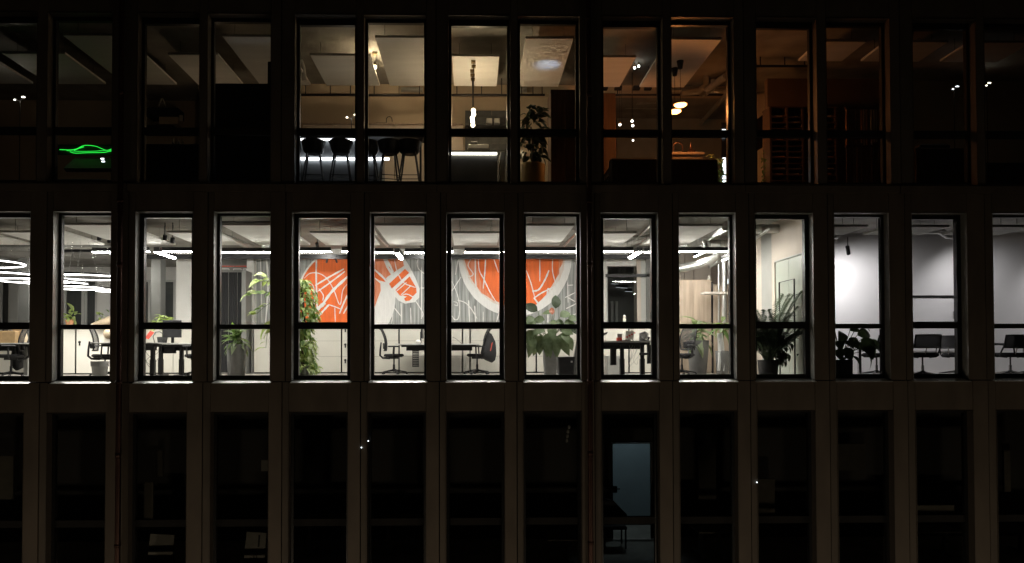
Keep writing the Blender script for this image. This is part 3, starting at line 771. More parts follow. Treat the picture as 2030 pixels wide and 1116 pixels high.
# white brush strokes
st = MB().use(M['wpaint'])
for pts, wd in [
    ([(603,552),(615,542),(632,542),(648,552),(662,575),(674,604),(680,575),(692,560)], 2.6),
    ([(625,566),(650,551),(682,533)], 5), ([(631,577),(655,560),(684,538)], 4.5), ([(628,505),(627,545),(629,610)], 5),
    ([(640,603),(660,576),(690,548)], 8), ([(612,628),(630,612),(645,600)], 11), ([(625,634),(645,612),(652,604)], 6), ([(632,572),(641,585),(640,596)], 3),
    ([(652,604),(664,608),(676,613)], 3), ([(673,622),(682,600),(692,580)], 5), ([(681,622),(690,606),(700,590)], 4.5), ([(664,610),(665,640)], 2.5),
    ([(604,560),(622,570),(622,640)], 3),
    ([(766,553),(803,528)], 7), ([(777,575),(812,546)], 7), ([(782,515),(788,540),(800,560),(815,567),(824,570)], 3), ([(742,534),(765,556),(778,580)], 6),
    ([(795,588),(804,583),(814,586),(822,594),(838,620),(835,632)], 3), ([(762,505),(780,540)], 6), ([(786,577),(806,560)], 3), ([(795,585),(815,566)], 3),
    ([(832,508),(827,520),(830,533),(842,543)], 2.6), ([(836,530),(836,632)], 3.4), ([(772,598),(796,628)], 3), ([(795,600),(797,642)], 3), ([(774,606),(778,625),(776,642)], 2.5), ([(814,610),(815,642)], 2.6), ([(834,571),(842,571)], 3),
    ([(896,577),(914,549)], 2.6), ([(896,558),(907,585),(911,610),(909,630),(902,634),(896,626)], 2.6), ([(899,598),(906,600),(907,606),(900,604)], 2.2), ([(907,595),(922,600),(934,612),(946,632)], 3), ([(929,595),(931,640)], 4), ([(941,606),(943,640)], 3.5), ([(958,618),(958,640)], 2.6), ([(984,640),(989,620)], 3), ([(908,515),(903,545)], 3),
    ([(936,510),(928,526),(938,543),(930,548),(918,542),(926,560),(938,578)], 2.6), ([(948,505),(950,535),(960,555),(972,580),(986,602)], 3), ([(963,505),(961,540),(958,572)], 4), ([(942,505),(943,560),(948,588)], 4), ([(976,505),(988,540)], 3),
    ([(1070,505),(1070,558)], 3.5), ([(1043,536),(1052,560),(1060,590)], 3), ([(1096,505),(1095,535),(1101,560),(1107,566)], 3), ([(1055,577),(1068,574),(1080,555),(1088,536)], 5), ([(1060,590),(1075,580),(1100,568)], 4), ([(1058,590),(1070,606)], 5), ([(1084,592),(1086,572),(1094,580)], 3),
    ([(1124,566),(1136,565)], 3), ([(1120,590),(1140,580)], 3), ([(1125,560),(1126,600)], 3), ([(1122,612),(1142,602)], 3), ([(1126,590),(1140,598)], 3), ([(1086,640),(1086,620)], 4), ([(1120,640),(1130,628),(1142,622)], 3),
    ([(528,510),(532,560),(527,640)], 6), ([(517,510),(520,640)], 3), ([(700,505),(712,560),(720,640)], 4), ([(860,510),(866,560),(880,640)], 4)]:
    STK = globals().get('STK', 0) + 1; stroke(st, pts, wd*.64, 7 + .05*STK)
st.build('brush_strokes', None, mur, True)

# ---- dark edge beam before the mural, trays and light bars
for px0, px1, yy, lab in ((285,690,5.2,'left half, by the wardrobe'),(690,1010,5.2,'above its finger shape'),(1010,1300,5.2,'beyond its right end')):
    p0, p1 = at(px0, 509, yy), at(px1, 509, yy)
    tag(MB().use(M['black']).box(p0.x+.01, p1.x-.01, yy-.05, yy+.05, p0.z-.055, p0.z+.055).build('cable_tray', None), 'dark cable tray along the top of the mural, ' + lab, 'cable tray', 'dark cable trays at the mural')
for px0, px1, lab in ((120,290,'over the ring lamps'),(1300,1450,'beside the silver duct bend')):
    p0, p1 = at(px0, 497, 4.6), at(px1, 497, 4.6)
    tag(MB().use(M['black']).box(p0.x, p1.x, 4.56, 4.64, p0.z-.03, p0.z+.03).build('cable_tray', None), 'thin dark cable tray ' + lab, 'cable tray', 'dark cable trays')
def bar(px0, py0, px1, py1, Y, lab):
    a, b = at(px0, py0, Y), at(px1, py1, Y); z = (a.z+b.z)/2; a.z = b.z = z; return linear_lamp(lab, a, b, ZC)
LY = 2.9
bar(184,498,247,498, 3.3, 'white light bar to the right above the glowing rings')
bar(322,497.5,400,497.5, LY, 'light bar above the monitor desk, parallel to the facade')
bar(270,497.5,296,497.5, LY, 'short stretch of light bar at the left above the monitor desk')
bar(428,497,545,500, LY, 'light bar above the tall gray planter, before the wardrobe')
bar(575,498,656,497, LY, 'light bar crossing above the climbing plant')
bar(678,497,700,497, LY, 'short light bar end right of the climbing plant')
bar(730,499,780,499, LY, 'light bar left of the dazzling end-on bar, above the empty swivel chair')
bar(803,499.5,858,499.5, LY, 'light bar right of the dazzling end-on bar, above the empty swivel chair')
bar(880,497.5,898,497.5, LY, 'short light bar end left of the chair with the backpack')
bar(921,497.5,1005,499, LY, 'light bar above the chair with the backpack')
bar(1030,498,1142,496, LY, 'light bar above the big leafy plant')
bar(1180,497,1255,497, LY, 'light bar above the cluttered desk')
bar(1277,498,1310,498, LY, 'bluish short light bar right of the end-on bar above the cluttered desk')
bar(1330,497,1446,497, LY, 'light bar under the silver ducts')
def stub(px, py, lab, Y0=2.9, L=.95, r=.055):
    a = at(px, py, Y0); linear_lamp(lab, a, a + Vector((0, L, 0)), ZC, r=r)
stub(310, 497, 'light bar running away from the window above the monitor desk')
stub(787, 499, 'dazzling light bar seen almost end-on above the empty swivel chair')
stub(1268, 497, 'light bar running away from the window above the cluttered desk')
stub(1408, 494, 'light bar running away under the silver ducts', 3.4, 1.2, .021)  # extra bar added to brighten the ducts
stub(1472, 500, 'light bar running back behind the pier left of the palm', 1.3, 1.2, .019)  # unseen bar added to brighten the windows beside the pier
# bars added deep in the room, hidden behind piers, to keep the rear lit
for px, lab in ((78,'behind the pier left of the tall cream cabinets'),(240,'behind the downpipe pier at the left'),(397,'behind the pier right of the monitor desk')):
    a = at(px, 520, 7.2); linear_lamp('light bar deep in the room ' + lab, a, a + Vector((0, .55, 0)), ZC, r=.05)

# ---- ring lamps
for px, py, Y, R, lab in ((-62,521,3.0,1.06,'uppermost of the rings cut by the left edge of the photo'),(-10,545,2.6,.80,'ring lamp reaching almost to the pier, second from the top at the left edge'),(66,557,3.0,.70,'lowest ring lamp in the leftmost lit window'),
                          (172,550,2.9,.72,'brightest ring lamp, a full bar of light across the second lit window'),(112,562,3.5,.62,'ring lamp just below the brightest ring, on its left'),(235,577,3.2,.45,'lowest ring lamp, beside the downpipe'),(150,571,2.4,.52,'ring lamp low under the brightest ring')):
    c = at(px, py, Y); ring_lamp(lab, tuple(c), R, ZC, .02)

# ---- ducts of the lit storey
def dpx(lab, pts, r, **k): return duct(lab, [at(*p) for p in pts], r, **k)
dpx('long silver duct crossing the ceiling over the ring lamps', [(-20,487,5.2),(290,487,5.2)], .12)
dpx('silver duct behind the ring lamps, deep in the room', [(60,470,7.5),(300,470,7.5)], .16)
dpx('shiny silver duct running back into the room beside the mural, right of the sails', [(1440,448,1.7),(1366,489,4.4)], .10)
dpx('thick silver duct crossing above the right light bar', [(1405,484,3.4),(1470,484,3.4)], .10)
dpx('bent silver duct dropping behind the right light bar', [(1412,478,3.9),(1420,492,3.9),(1421,508,3.9),(1408,517,3.9),(1385,525,3.9),(1340,534,3.9)], .10, seams=False)
dpx('second silver bend hanging right of the first', [(1455,498,4.0),(1428,503,4.0),(1424,518,4.0),(1404,526,4.0)], .075, seams=False)
dpx('white vertical pipes at the right edge of the window with the ducts', [(1436,490,4.3),(1436,640,4.3)], .06)
dpx('thin vertical pipe above the wooden cabinet', [(1425,505,4.4),(1425,640,4.4)], .022, seams=False)
dpx('gray flat air box among the silver ducts', [(1396,476,3.0),(1402,497,3.0)], .05, seams=False)
dpx('silver duct with dark bands over the palm', [(1470,455,2.0),(1552,453,2.0)], .095)
dpx('thin gray pipe running back above the white cabinets behind the palm', [(1488,478,3.0),(1528,452,1.5)], .04, seams=False)
dpx('dark pipe along the ceiling behind the mural desk', [(480,470,4.6),(1240,470,4.6)], .05)
dpx('galvanised duct high in front of the dark glazed room', [(1215,492,4.6),(1300,466,3.4)], .07)
dpx('silver duct across the ceiling of the meeting room', [(1640,438,2.6),(1990,438,2.6)], .06)
dpx('silver duct bend above the two mesh chairs', [(1800,457,2.2),(1862,457,2.2),(1877,466,2.2),(1910,470,2.2)], .075, seams=False)
dpx('silver duct elbow at the upper left of the meeting room', [(1640,470,2.6),(1658,468,2.6),(1668,455,2.6),(1668,440,2.6)], .06, seams=False)
dpx('silver duct over the right end of the meeting room', [(1990,458,1.8),(2080,446,1.8)], .05)

dpx('thin pipe running back beside the sail left of the silver ducts', [(1290,447,1.9),(1248,487,4.6)], .022, seams=False)
dpx('second thin pipe running back beside the sail left of the silver ducts', [(1300,456,1.9),(1262,490,4.6)], .018, seams=False)
dpx('thin cross pipe above the end-on bar of the cluttered desk', [(1238,470,3.2),(1310,470,3.2)], .016, seams=False)
dpx('flat silver duct behind the light bar of the silver ducts', [(1330,487,4.2),(1462,487,4.2)], .055)
dpx('thin dark pipe along the soffit over the wardrobe', [(420,440,1.2),(560,440,1.2)], .014, seams=False, m='black')
dpx('silver duct running back between the sails above the wardrobe', [(430,462,1.8),(500,492,4.4)], .06)
dpx('short silver duct under the ceiling left of the climbing plant', [(520,487,4.2),(575,487,4.2)], .07)
dpx('gray pipe running back between the sails at the finger shape', [(735,452,1.6),(768,487,4.2)], .03, seams=False)
dpx('thin pipe between the sails right of the big leafy plant', [(1150,455,1.8),(1118,488,4.2)], .025, seams=False)
# spotlights on the left ceiling
for px, py, lab in ((197,471,'left one of the pair in the second lit window'),(217,476,'right one of the pair in the second lit window'),(327,471,'left one of the pair above the monitor desk'),(342,476,'right one of the pair above the monitor desk')):
    p = at(px, py, 2.4); spot_can('small black ceiling spotlight, unlit, ' + lab, p, p + Vector((-.2,.3,-1)), 0, rail_z=ZC, r=.045, L=.11, lit=False, group='unlit black spots')
s1 = at(795, 509, 4.7)
for px in (691, 697): 
    p = at(667 if px == 691 else 648, 517, 4.9); spot_can('tiny black clip spotlight at the top of the mural, ' + ('right' if px == 691 else 'left') + ' one of two', p, p + Vector((.3 if px == 691 else -.3,.5,-1)), 0, r=.022, L=.10, lit=False, rail_z=p.z+.14)
for x, lab in ((-3.7,'left orange disc'),(-1.2,'finger shape of the mural'),(1.0,'right orange disc')):
    spot_can('black mural spotlight above the tray, aimed at the ' + lab, (x, 4.3, 3.12), (x, 6.2, 1.9), 62, (1,.97,.93), rail_z=ZC, angle=85, blend=.9, r=.04, L=.14, group='mural spotlights')

# ---- cabinets along the mural wall, low row
CY = 5.75
def cx(px, Y=CY): return at(px, 700, Y).x
H = 1.27
for (a, b, dr, kd, lab) in ((503,558,0,'side','white cabinet with plain door between the tall gray planter and the climbing plant'),(561,676,3,'mid','white three-drawer cabinet behind the climbing plant'),
                       (678,790,3,'side','white drawer cabinet left of the empty swivel chair'),(792,916,3,'mid','white drawer cabinet behind the desk where the two chairs face each other'),
                       (918,931,0,'side','narrow white filler cabinet behind the chair with the backpack'),(933,1062,3,'mid','white drawer cabinet right of the chair with the backpack'),(1064,1160,3,'mid','white drawer cabinet behind the gray planter of the big leafy plant')):
    cabinet(lab, cx(a), cx(b), CY, 6.12, H, drawers=dr, lock=dr > 0, group='white cabinets under the mural', key=kd)
for (a, b, lab) in ((1185,1246,'white cabinet below the dark glazed room, left part'),(1248,1310,'white cabinet below the dark glazed room, right part')):
    cabinet(lab, at(a,700,4.9).x, at(b,700,4.9).x, 4.9, 5.3, 1.22, drawers=0, lock=True, group='white cabinets before the dark room')
for (a, b, lab) in ((62,148.5,'tall cream cabinet left of the dark joint, behind the waste bin'),(151,262,'tall cream cabinet right of the dark joint, behind the swivel chair at the left')):
    cabinet(lab, at(a,700,5.2).x, at(b,700,5.2).x, 5.2, 5.65, 1.21, 'cab_l', lock=True, group='cream cabinets at the left', key='side')
cabinet('white cabinet behind the desk with loose cables', at(266,700,5.6).x, at(420,700,5.6).x, 5.6, 6.0, 1.18, lock=False, doors=2)
cabinet('low cream cabinet at the left edge of the photo', at(-60,700,6.2).x, at(50,700,6.2).x, 6.2, 6.6, .62, lock=False, doors=2)

# wardrobe: dark curtain and rail
t = thing('wardrobe', 'open dark wardrobe with charcoal curtain, reddish rail and white hangers left of the white post', 'wardrobe', (at(462,600,5.6).x, 5.6, .012))
for k, (pa, pb) in enumerate(((436,452),(453,469),(470,480))):
    P = [[Vector((at(lerp(pa,pb,i/10),600,5.6).x, 5.62 + .012*math.sin(i*1.9+k), z)) for i in range(11)] for z in (.05, 2.62)]
    MB().use(M['curtain']).grid(P).build('curtain', None, t, True)
MB().use(M['gray']).box(at(480,600,5.6).x, at(488.5,600,5.6).x, 5.55, 6.3, .02, 2.66).build('side_panel', None, t, True)
zr = at(460,528,5.6).z
MB().use(M['red']).tube([(at(437,528,5.6).x,5.58,zr),(at(489,528,5.6).x,5.58,zr)], .013, 8).build('rail', None, t, True)
for a, b in ((438,454),(463,478),(482,489)):
    p0, p1 = at(a,533,5.58), at(b,533,5.58)
    MB().use(M['white_wall']).tube([p0+Vector((0,0,-.03)),p0,p1,p1+Vector((0,0,-.03))], .010, 6).build('hanger', None, t, True)

# glazed dark room right of the mural
gy = 6.2
t = thing('glass_partition', 'dark glazed partition of the room right of the mural, crossed by a dark bar', 'glass wall', (at(1232,600,gy).x, gy, .012))
a, b = at(1204,600,gy).x, at(1262,600,gy).x
z0, z1 = 1.0, at(1232,528,gy).z
MB().add([(a,gy,z0),(b,gy,z0),(b,gy,z1),(a,gy,z1)], [(0,1,2,3)]).build('pane', M['glass_far'], t, True)
MB().use(M['black']).box(at(1201,545,gy-.1).x, at(1288,545,gy-.1).x, gy-.1, gy-.05, at(1232,549,gy-.1).z, at(1232,543,gy-.1).z).build('cross_bar', None, t, True)
MB().use(M['gray_lt']).box(a-.03,a,gy-.03,gy+.03,z0,z1).box(b,b+.03,gy-.03,gy+.03,z0,z1).build('frame', None, t, True)
structure(box('wall_bulkhead', M['white_wall'], x1w, at(1298,600,gy).x, gy-.01, gy+.2, z1+.005, 3.31))
for px0, px1 in ((1211,1216),(1220,1225)): structure(box('far_wall_pier', M['gray_lt'], at(px0,600,9.2).x, at(px1,600,9.2).x, 9.2, 9.3, .5, at(1220,597,9.2).z))
for i in range(4): 
    p = at(1212+9*i, 562+3*(i%2)+4*i, 7.5); linear_lamp(('uppermost','second','third','lowest')[i] + ' dim light bar inside the dark glazed room', p, p + Vector((.22,.1,0)), ZC, group='light bars seen inside the dark glazed room', r=.008, g='g_dim')
t = thing('figurine', 'small pale figurine on the cabinet before the dark glazed room', 'figurine', tuple(at(1238,640,5.0)))
MB().use(M['paper']).lathe([(0,0),(.05,0),(.035,.05),(.045,.09),(.02,.12),(.035,.15),(.03,.19),(0,.20)], (0,0,0), 10).build('body', None, t)
MB().use(M['plastic']).box(-.09,.09,-.05,.05,-.04,0).build('base', None, t)

# ---- desks, chairs and what stands on the desks
ch = office_chair('empty black swivel chair facing right to its desk before the mural', 'black swivel chairs')
ch.location = (at(781,740,4.6).x, 4.6, .012); ch.rotation_euler.z = -PI/2 + .08
dup(ch, (at(946,740,4.5).x, 4.5, .012), PI/2 - .12, 'black swivel chair facing left, with a backpack hung on its back')
dup(ch, (at(22,740,2.8).x, 2.8, .012), PI/2 + .35, 'black swivel chair at the desk in the leftmost lit window')
dup(ch, (at(208,740,2.9).x, 2.9, .012), -PI/2 + .25, 'black swivel chair behind the gray waste bin')
dup(ch, (at(392,740,3.4).x, 3.4, .012), PI/2 - .5, 'black swivel chair half hidden by the pier right of the monitor desk')
dup(ch, (at(1352,740,3.3).x, 3.3, .012), PI/2 + .55, 'black swivel chair before the wooden cabinet and pale striped plant')
DY = 4.0
xl, xm, xr = at(783,683,DY).x, at(867,683,DY).x, at(951,683,DY).x
desk('gray desk of the empty swivel chair, left one of the facing pair', ((xl+xm)/2, DY+.72, .012), xm-xl-.01, 1.4, group='desks before the mural', legx=(.30,))
desk('gray desk of the chair with the backpack, right one of the facing pair', ((xm+xr)/2, DY+.72, .012), xr-xm-.01, 1.4, group='desks before the mural', legx=(-.32,))
t = thing('perforated_tray', 'black perforated cable basket hanging under the left facing desk', 'cable basket', tuple(at(824,708,4.15)))
q = MB().use(M['black'])
for i in range(6): q.box(-.07+.028*i-.009, -.07+.028*i+.009, -.01, .0, -.22, .22)
for i in range(9): q.box(-.08, .08, -.010, .0, -.22+.054*i-.010, -.22+.054*i+.010)
q.build('basket', None, t)
monitor('dark monitor on the left facing desk, cut by the pier', (at(837,683,4.7).x, 4.7, .752), PI/2)
monitor('dark monitor on the right facing desk, cut by the pier', (at(891,683,4.7).x, 4.7, .752), -PI/2)
def backpack(label, p, rz):
    t = thing('backpack', label, 'backpack', p, rz)
    def ring(wx, wy, z, o=0, q=0, tl=0): return [Vector((q + wx*(1+.08*math.sin(3*a+9*z))*math.copysign(abs(math.cos(a))**.6, math.cos(a)), wy*math.copysign(abs(math.sin(a))**.7, math.sin(a))+o, z + tl*math.cos(a))) for a in [2*PI*i/18 for i in range(18)]]
    MB().use(M['cloth']).loft([ring(.12,.05,-.60,.03,.05,.05), ring(.19,.09,-.55,.03,.05,.05), ring(.205,.11,-.42,.04,.03,.02), ring(.18,.115,-.28,.03,.01), ring(.14,.10,-.14,.02,-.01), ring(.085,.07,-.02,.0,-.015), ring(.045,.04,.06,0,-.01)]).build('bag', None, t)
    for s in (-1,1): MB().use(M['cloth']).tube([(s*.06,-.04,.03),(s*.08,-.10,-.1),(s*.09,-.09,-.35),(s*.09,-.05,-.48)], .014, 6).build('strap', None, t)
    MB().use(M['cloth']).tube([(-.03,0,.04),(-.02,-.02,.12),(.02,-.02,.12),(.03,0,.04)], .010, 6).build('loop', None, t)
    MB().use(M['red']).slab([(.06,.150,-.36),(.075,.150,-.37),(.01,.135,-.17),(-.005,.135,-.16)], (0,.012,0)).build('stripe', None, t)
    return t
backpack('black backpack with an orange stripe hung on the swivel chair', (at(969,664,4.40).x, 4.40, at(969,664,4.4).z-.02), -PI*.80)
tag(MB().use(M['wpaint']).lathe([(0,.0),(.045,.0),(.07,.03),(.055,.07),(.03,.09),(0,.095)], at(829,681,4.4), 10).build('crumpled_paper', None), 'white crumpled paper on the left facing desk', 'paper')
cable('thin black cable drooping to the right facing desk', [at(897,668,4.6), at(905,672,4.6), at(915,681,4.6)])

# the monitor desk
D2 = 3.3
a, b = at(279,683,D2).x, at(400,683,D2).x
desk('gray desk with loose cables under it and a monitor on it', ((a+b)/2, D2+.4, .012), b-a, .8, legx=(at(319,700,D2+.4).x-(a+b)/2, at(360,700,D2+.4).x-(a+b)/2))
monitor('dark monitor seen from behind on the desk with loose cables', (at(341,683,D2+.35).x, D2+.35, .752), .05, .42, .40)
t = thing('desk_lamp', 'thin arched black desk lamp left of the dark monitor', 'desk lamp', (at(312,682,D2+.25).x, D2+.25, .752))
MB().use(M['black']).lathe([(0,0),(.08,0),(.08,.02),(0,.025)], (0,0,0), 12).build('foot', None, t)
MB().use(M['black']).tube([(-.06,0,.02),(-.10,0,.16),(-.04,0,.26),(.05,0,.27),(.13,0,.22)], .009, 6).build('arm', None, t)
MB().use(M['black']).tube([(.10,0,.10),(.16,0,.0)], .012, 6).build('shade', None, t)
p = at(296,664,3.9)
tag(MB().use(M['red']).slab([p+Vector(v) for v in ((-.11,0,-.07),(-.02,0,-.10),(.11,0,.06),(.02,0,.10))], (0,.02,0)).build('folder', None), 'orange folder leaning on the desk left of the desk lamp', 'folder')
for k, pts in enumerate(([(318,688),(312,700),(298,707),(290,716),(300,726),(304,742)], [(300,684),(288,700),(291,720),(302,735),(296,748)], [(330,690),(318,705),(306,722),(293,748)], [(285,690),(294,704),(308,716),(300,740)])):
    o = cable(('cable falling from the desk lamp side, right of the red folder','leftmost loose black cable under the monitor desk','loose black cable running from the computer box under the monitor desk','short loose black cable crossing low under the monitor desk')[k], smooth_pts if False else [Vector(at(x, y, D2+.2+.05*k)) for x, y in smooth(pts, 5)], r=.0045); o['group'] = 'loose cables under the monitor desk'
MB_ = MB().use(M['plastic']); c = at(338,692,D2+.5); MB_.bbox(c.x-.16,c.x+.12,c.y-.05,c.y+.05,c.z-.10,c.z+.05,.01); tag(MB_.build('computer_box', None), 'small black computer box mounted under the monitor desk', 'computer')

# leftmost desk and things
desk('gray desk with gray legs at the left edge of the photo', (at(-20,683,2.6).x, 3.0, .012), 1.9, .8, top='desk', group=None, legx=(.55,-.55), white_leg=True)
p = at(18,684,3.0); tag(MB().use(M['card']).bbox(p.x-.33,p.x+.22,2.85,3.2,.754,1.02,.008).build('cardboard_box', None), 'open cardboard box on the desk at the left edge', 'box')
p = at(40,684,3.1); 
t = thing('paper_bag', 'crumpled kraft paper bag right of the cardboard box', 'bag', (p.x, 3.1, .754)); 
MB().use(M['kraft']).loft([[Vector((x*r,y*r*.7,z)) for x,y in ((-1,-1),(1,-1),(1,1),(-1,1))] for r,z in ((.10,0),(.12,.12),(.10,.24),(.13,.33))], False).build('bag', None, t)
backpack('black ribbed bag hanging behind the chair in the leftmost lit window', (at(40,690,3.3).x, 3.3, .80), PI/2)
# bin + small desk at left
t = thing('waste_bin', 'gray waste bin with a bag folded over its rim below the left swivel chair', 'bin', (at(198,720,1.5).x, 1.5, .012))
MB().use(M['bin']).lathe([(0,0),(.125,0),(.16,.33),(.168,.335),(.168,.35),(.15,.35),(.13,.05)], (0,0,0), 20).build('body', None, t)
MB().use(M['bin']).lathe([(.170,.352),(.172,.32),(.169,.27),(.167,.25)], (0,0,0), 20).build('bag_rim', None, t)
desk('gray desk cut by the pier right of the waste bin', (at(176,683,2.1).x+.7, 2.5, .012), 1.4, .7, legx=(.45,))
t = thing('kraft_roll', 'pale kraft paper bundle lying on top of the cabinet at the left', 'paper', tuple(at(212,641,4.9)))
MB().use(M['kraft']).tube([(-.36,0,-.05),(.0,0,.05),(.34,.05,.17)], [.05,.10,.12], 10).build('roll', None, t)
MB().use(M['paper']).slab([(-.42,-.05,-.07),(.30,-.05,.14),(.30,-.05,.19),(-.40,-.05,-.04)], (0,.25,0)).build('sheet', None, t)
t = thing('hanging_wicker', 'frayed beige wicker piece on the left chair side', 'basket', tuple(at(216,660,3.6)))
MB().use(M['kraft']).lathe([(.02,.10),(.10,.06),(.12,-.02),(.09,-.10),(.03,-.13)], (0,0,0), 12).build('basket', None, t)
MB().use(M['paper']).box(-.10,.12,-.03,.03,-.22,-.08).build('label_card', None, t)

# cluttered desk before the dark room
D8 = 1.15
a, b = at(1185,678,D8).x, at(1305,678,D8).x
desk('white desk cluttered with red and white papers, with tangled cables below', ((a+b)/2, D8+.4, .012), b-a, .8, .742, 'desk_w', legx=(at(1233,700,D8+.4).x-(a+b)/2, at(1273,700,D8+.4).x-(a+b)/2))
for x0, x1, y0, y1, lab in ((1210,1222,683,724,'left'),(1283,1291,683,721,'right')):
    p0, p1 = at(x0,y0,D8+.75), at(x1,y1,D8+.75); tag(MB().use(M['plastic']).bbox(p0.x,p1.x,D8+.73,D8+.80,p1.z,p0.z,.008).build('computer_box', None), 'black computer case hung under the cluttered desk, at its ' + lab, 'computer')
p = at(1216,735,3.6); tag(MB().use(M['bin']).bbox(p.x-.16,p.x+.16,3.5,3.9,.012,.46,.01).build('drawer_box', None), 'gray box on the floor under the cluttered desk', 'box')
p0, p1 = at(1267,699,D8+.3), at(1286,704,D8+.3); tag(MB().use(M['chrome']).box(p0.x,p1.x,D8+.28,D8+.31,p1.z,p0.z).build('clamp', None), 'silver clamp plate on the right leg of the cluttered desk', 'clamp')
for k, pts in enumerate(([(1247,684),(1252,700),(1249,715),(1245,730),(1241,744)], [(1255,684),(1248,698),(1250,712),(1260,698),(1262,690)], [(1268,702),(1258,716),(1248,728),(1244,744)], [(1264,690),(1256,714),(1263,722),(1265,708)], [(1258,686),(1253,706),(1246,722)])):
    o = cable(('leftmost thin gray cable under the cluttered desk','thin gray cable looping back up under the cluttered desk','thin gray cable slanting from the right leg of the cluttered desk','rightmost thin gray cable beside the right leg of the cluttered desk','short thin gray cable under the middle of the cluttered desk')[k], [Vector(at(x, y, D8+.5)) for x, y in smooth(pts, 5)], m='gray', r=.0035); o['group'] = 'cables tangled under the cluttered desk'
zt = .756
def onD8(px): return at(px, 676, D8+.35).x
for px, w_, h_, d_, m, nm, lab in ((1228,.10,.07,.08,'red','red_box','small red and white carton on the cluttered desk'),(1249,.16,.17,.10,'paper','magazine_stack','stack of magazines with red print on the cluttered desk'),(1244,.14,.03,.16,'plastic','tablet','dark tablet under the magazines on the cluttered desk'),
                               (1231,.10,.15,.03,'gray','screen_back','gray panel standing behind the red carton'),(1275,.10,.17,.04,'gray','speaker','gray panel behind the round white mirror')):
    x = onD8(px); tag(MB().use(M[m]).bbox(x-w_/2, x+w_/2, D8+.35+(.1 if m == 'gray' else 0), D8+.35+d_+(.1 if m == 'gray' else 0), zt+(.0 if nm != 'magazine_stack' else .035), zt+(.0 if nm != 'magazine_stack' else .035)+h_, .006).build(nm, None), lab, nm.replace('_', ' '))
for k in range(4):
    x = onD8(1243+5*k); tag(MB().use(M['red']).box(x-.02, x+.018, D8+.345, D8+.349, zt+.06+.03*k, zt+.10+.025*k).build('red_note', None), ['lowest','second','third','topmost'][k] + ' red note stuck on the magazine stack', 'note')
t = thing('round_mirror', 'round white vanity mirror on a dark foot on the cluttered desk', 'mirror', (onD8(1276), D8+.3, zt))
q = MB().use(M['wpaint']).lathe([(0,-.006),(.068,-.006),(.068,.006),(0,.006)], (0,0,0), 20); q.v = [Vector((v.x, v.z, v.y+.11)) for v in q.v]; q.build('glass', None, t)
MB().use(M['plastic']).tube([(.075*math.cos(a), 0, .11+.075*math.sin(a)) for a in [2*PI*i/24 for i in range(24)]], .006, 6, closed=True).build('rim', None, t)
MB().use(M['plastic']).bbox(-.10,.09,-.05,.05,0,.022,.006).tube([(.07,0,.02),(.10,0,.08)], .02, 8).build('foot', None, t)
x = onD8(1198); tag(MB().use(M['plastic']).slab([(x-.05,D8+.4,zt+.09),(x+.06,D8+.4,zt+.14),(x+.085,D8+.4,zt+.19),(x-.02,D8+.4,zt+.16)], (0,.02,0)).build('card_holder', None), 'tilted black card holder at the left end of the cluttered desk', 'holder')

# ---- plants
PL = {}
PL['big'] = [leaf_mesh('leaf', L, W, M[m], dr, .22, 6, .8) for L, W, m, dr in ((.36,.105,'leaf_dk',.25),(.30,.095,'leaf_mid',.4),(.42,.10,'leaf_mid',.75),(.32,.10,'leaf_mid',.6),(.26,.07,'leaf_red',.3))]
PL['broad'] = [leaf_mesh('leaf', L, W, M['leaf_lt'], dr, .3, 5) for L, W, dr in ((.36,.066,.5),(.32,.06,.7),(.28,.055,.4))]
PL['lance'] = [leaf_mesh('leaf', L, W, M[m], dr, .35, 5, .9) for L, W, m, dr in ((.46,.062,'leaf',.5),(.40,.06,'leaf_pale',.8),(.36,.058,'leaf_pale',.6))]
PL['pale'] = [leaf_mesh('leaf', L, W, M['leaf_pale'], dr, .25, 6, .8) for L, W, dr in ((.48,.085,.75),(.40,.08,.55),(.44,.07,1.0))]
PL['dark'] = [leaf_mesh('leaf', L, W, M['leaf_dk'], dr, .2, 6, .7, .2) for L, W, dr in ((.34,.115,.5),(.28,.10,.3),(.42,.075,.9))]
PL['tiny'] = [leaf_mesh('leaf', L, W, M[m], dr, .2, 3) for L, W, m, dr in ((.155,.040,'leaf_lt',.4),(.135,.036,'leaf_lt',.7),(.16,.036,'leaf',.5))]

def rosette(t, z, n, meshes, h, el0, el1, r=.02, sc=(.8,1.1), arc=None):
    for k in range(n):
        v = k/(n-1); az = k*2.399 if arc is None else lerp(arc[0], arc[1], (k*.618)%1)
        put_leaf(random.choice(meshes), t, Vector((random.uniform(-r,r), random.uniform(-r,r), z + h*v*random.uniform(.7,1))), az, lerp(el0, el1, v)+random.uniform(-.15,.15), random.uniform(-.4,.4), random.uniform(*sc))

# plant behind the monitor: palmate bunches on the cabinet
c = at(322,640,4.2)
t = thing('potted_plant', 'bushy fresh green plant with pointed leaves behind the dark monitor', 'plant', (c.x, 4.2, .72))
planter(t, .09, .12, .20, M['planter_dk'])
MB().use(M['stem']).tube([(0,0,.15),(.01,0,.35),(0,0,.55)], .012, 6).build('stem', None, t)
for dx, dz in ((-.10,.50),(.08,.55),(.0,.66),(-.20,.42),(.20,.46)):
    for k in range(11): put_leaf(random.choice(PL['broad']), t, Vector((dx, random.uniform(-.1,.1), dz)), k*2*PI/11+random.uniform(-.2,.2), random.uniform(-.2,.7), random.uniform(-.4,.4), random.uniform(.7,.95))
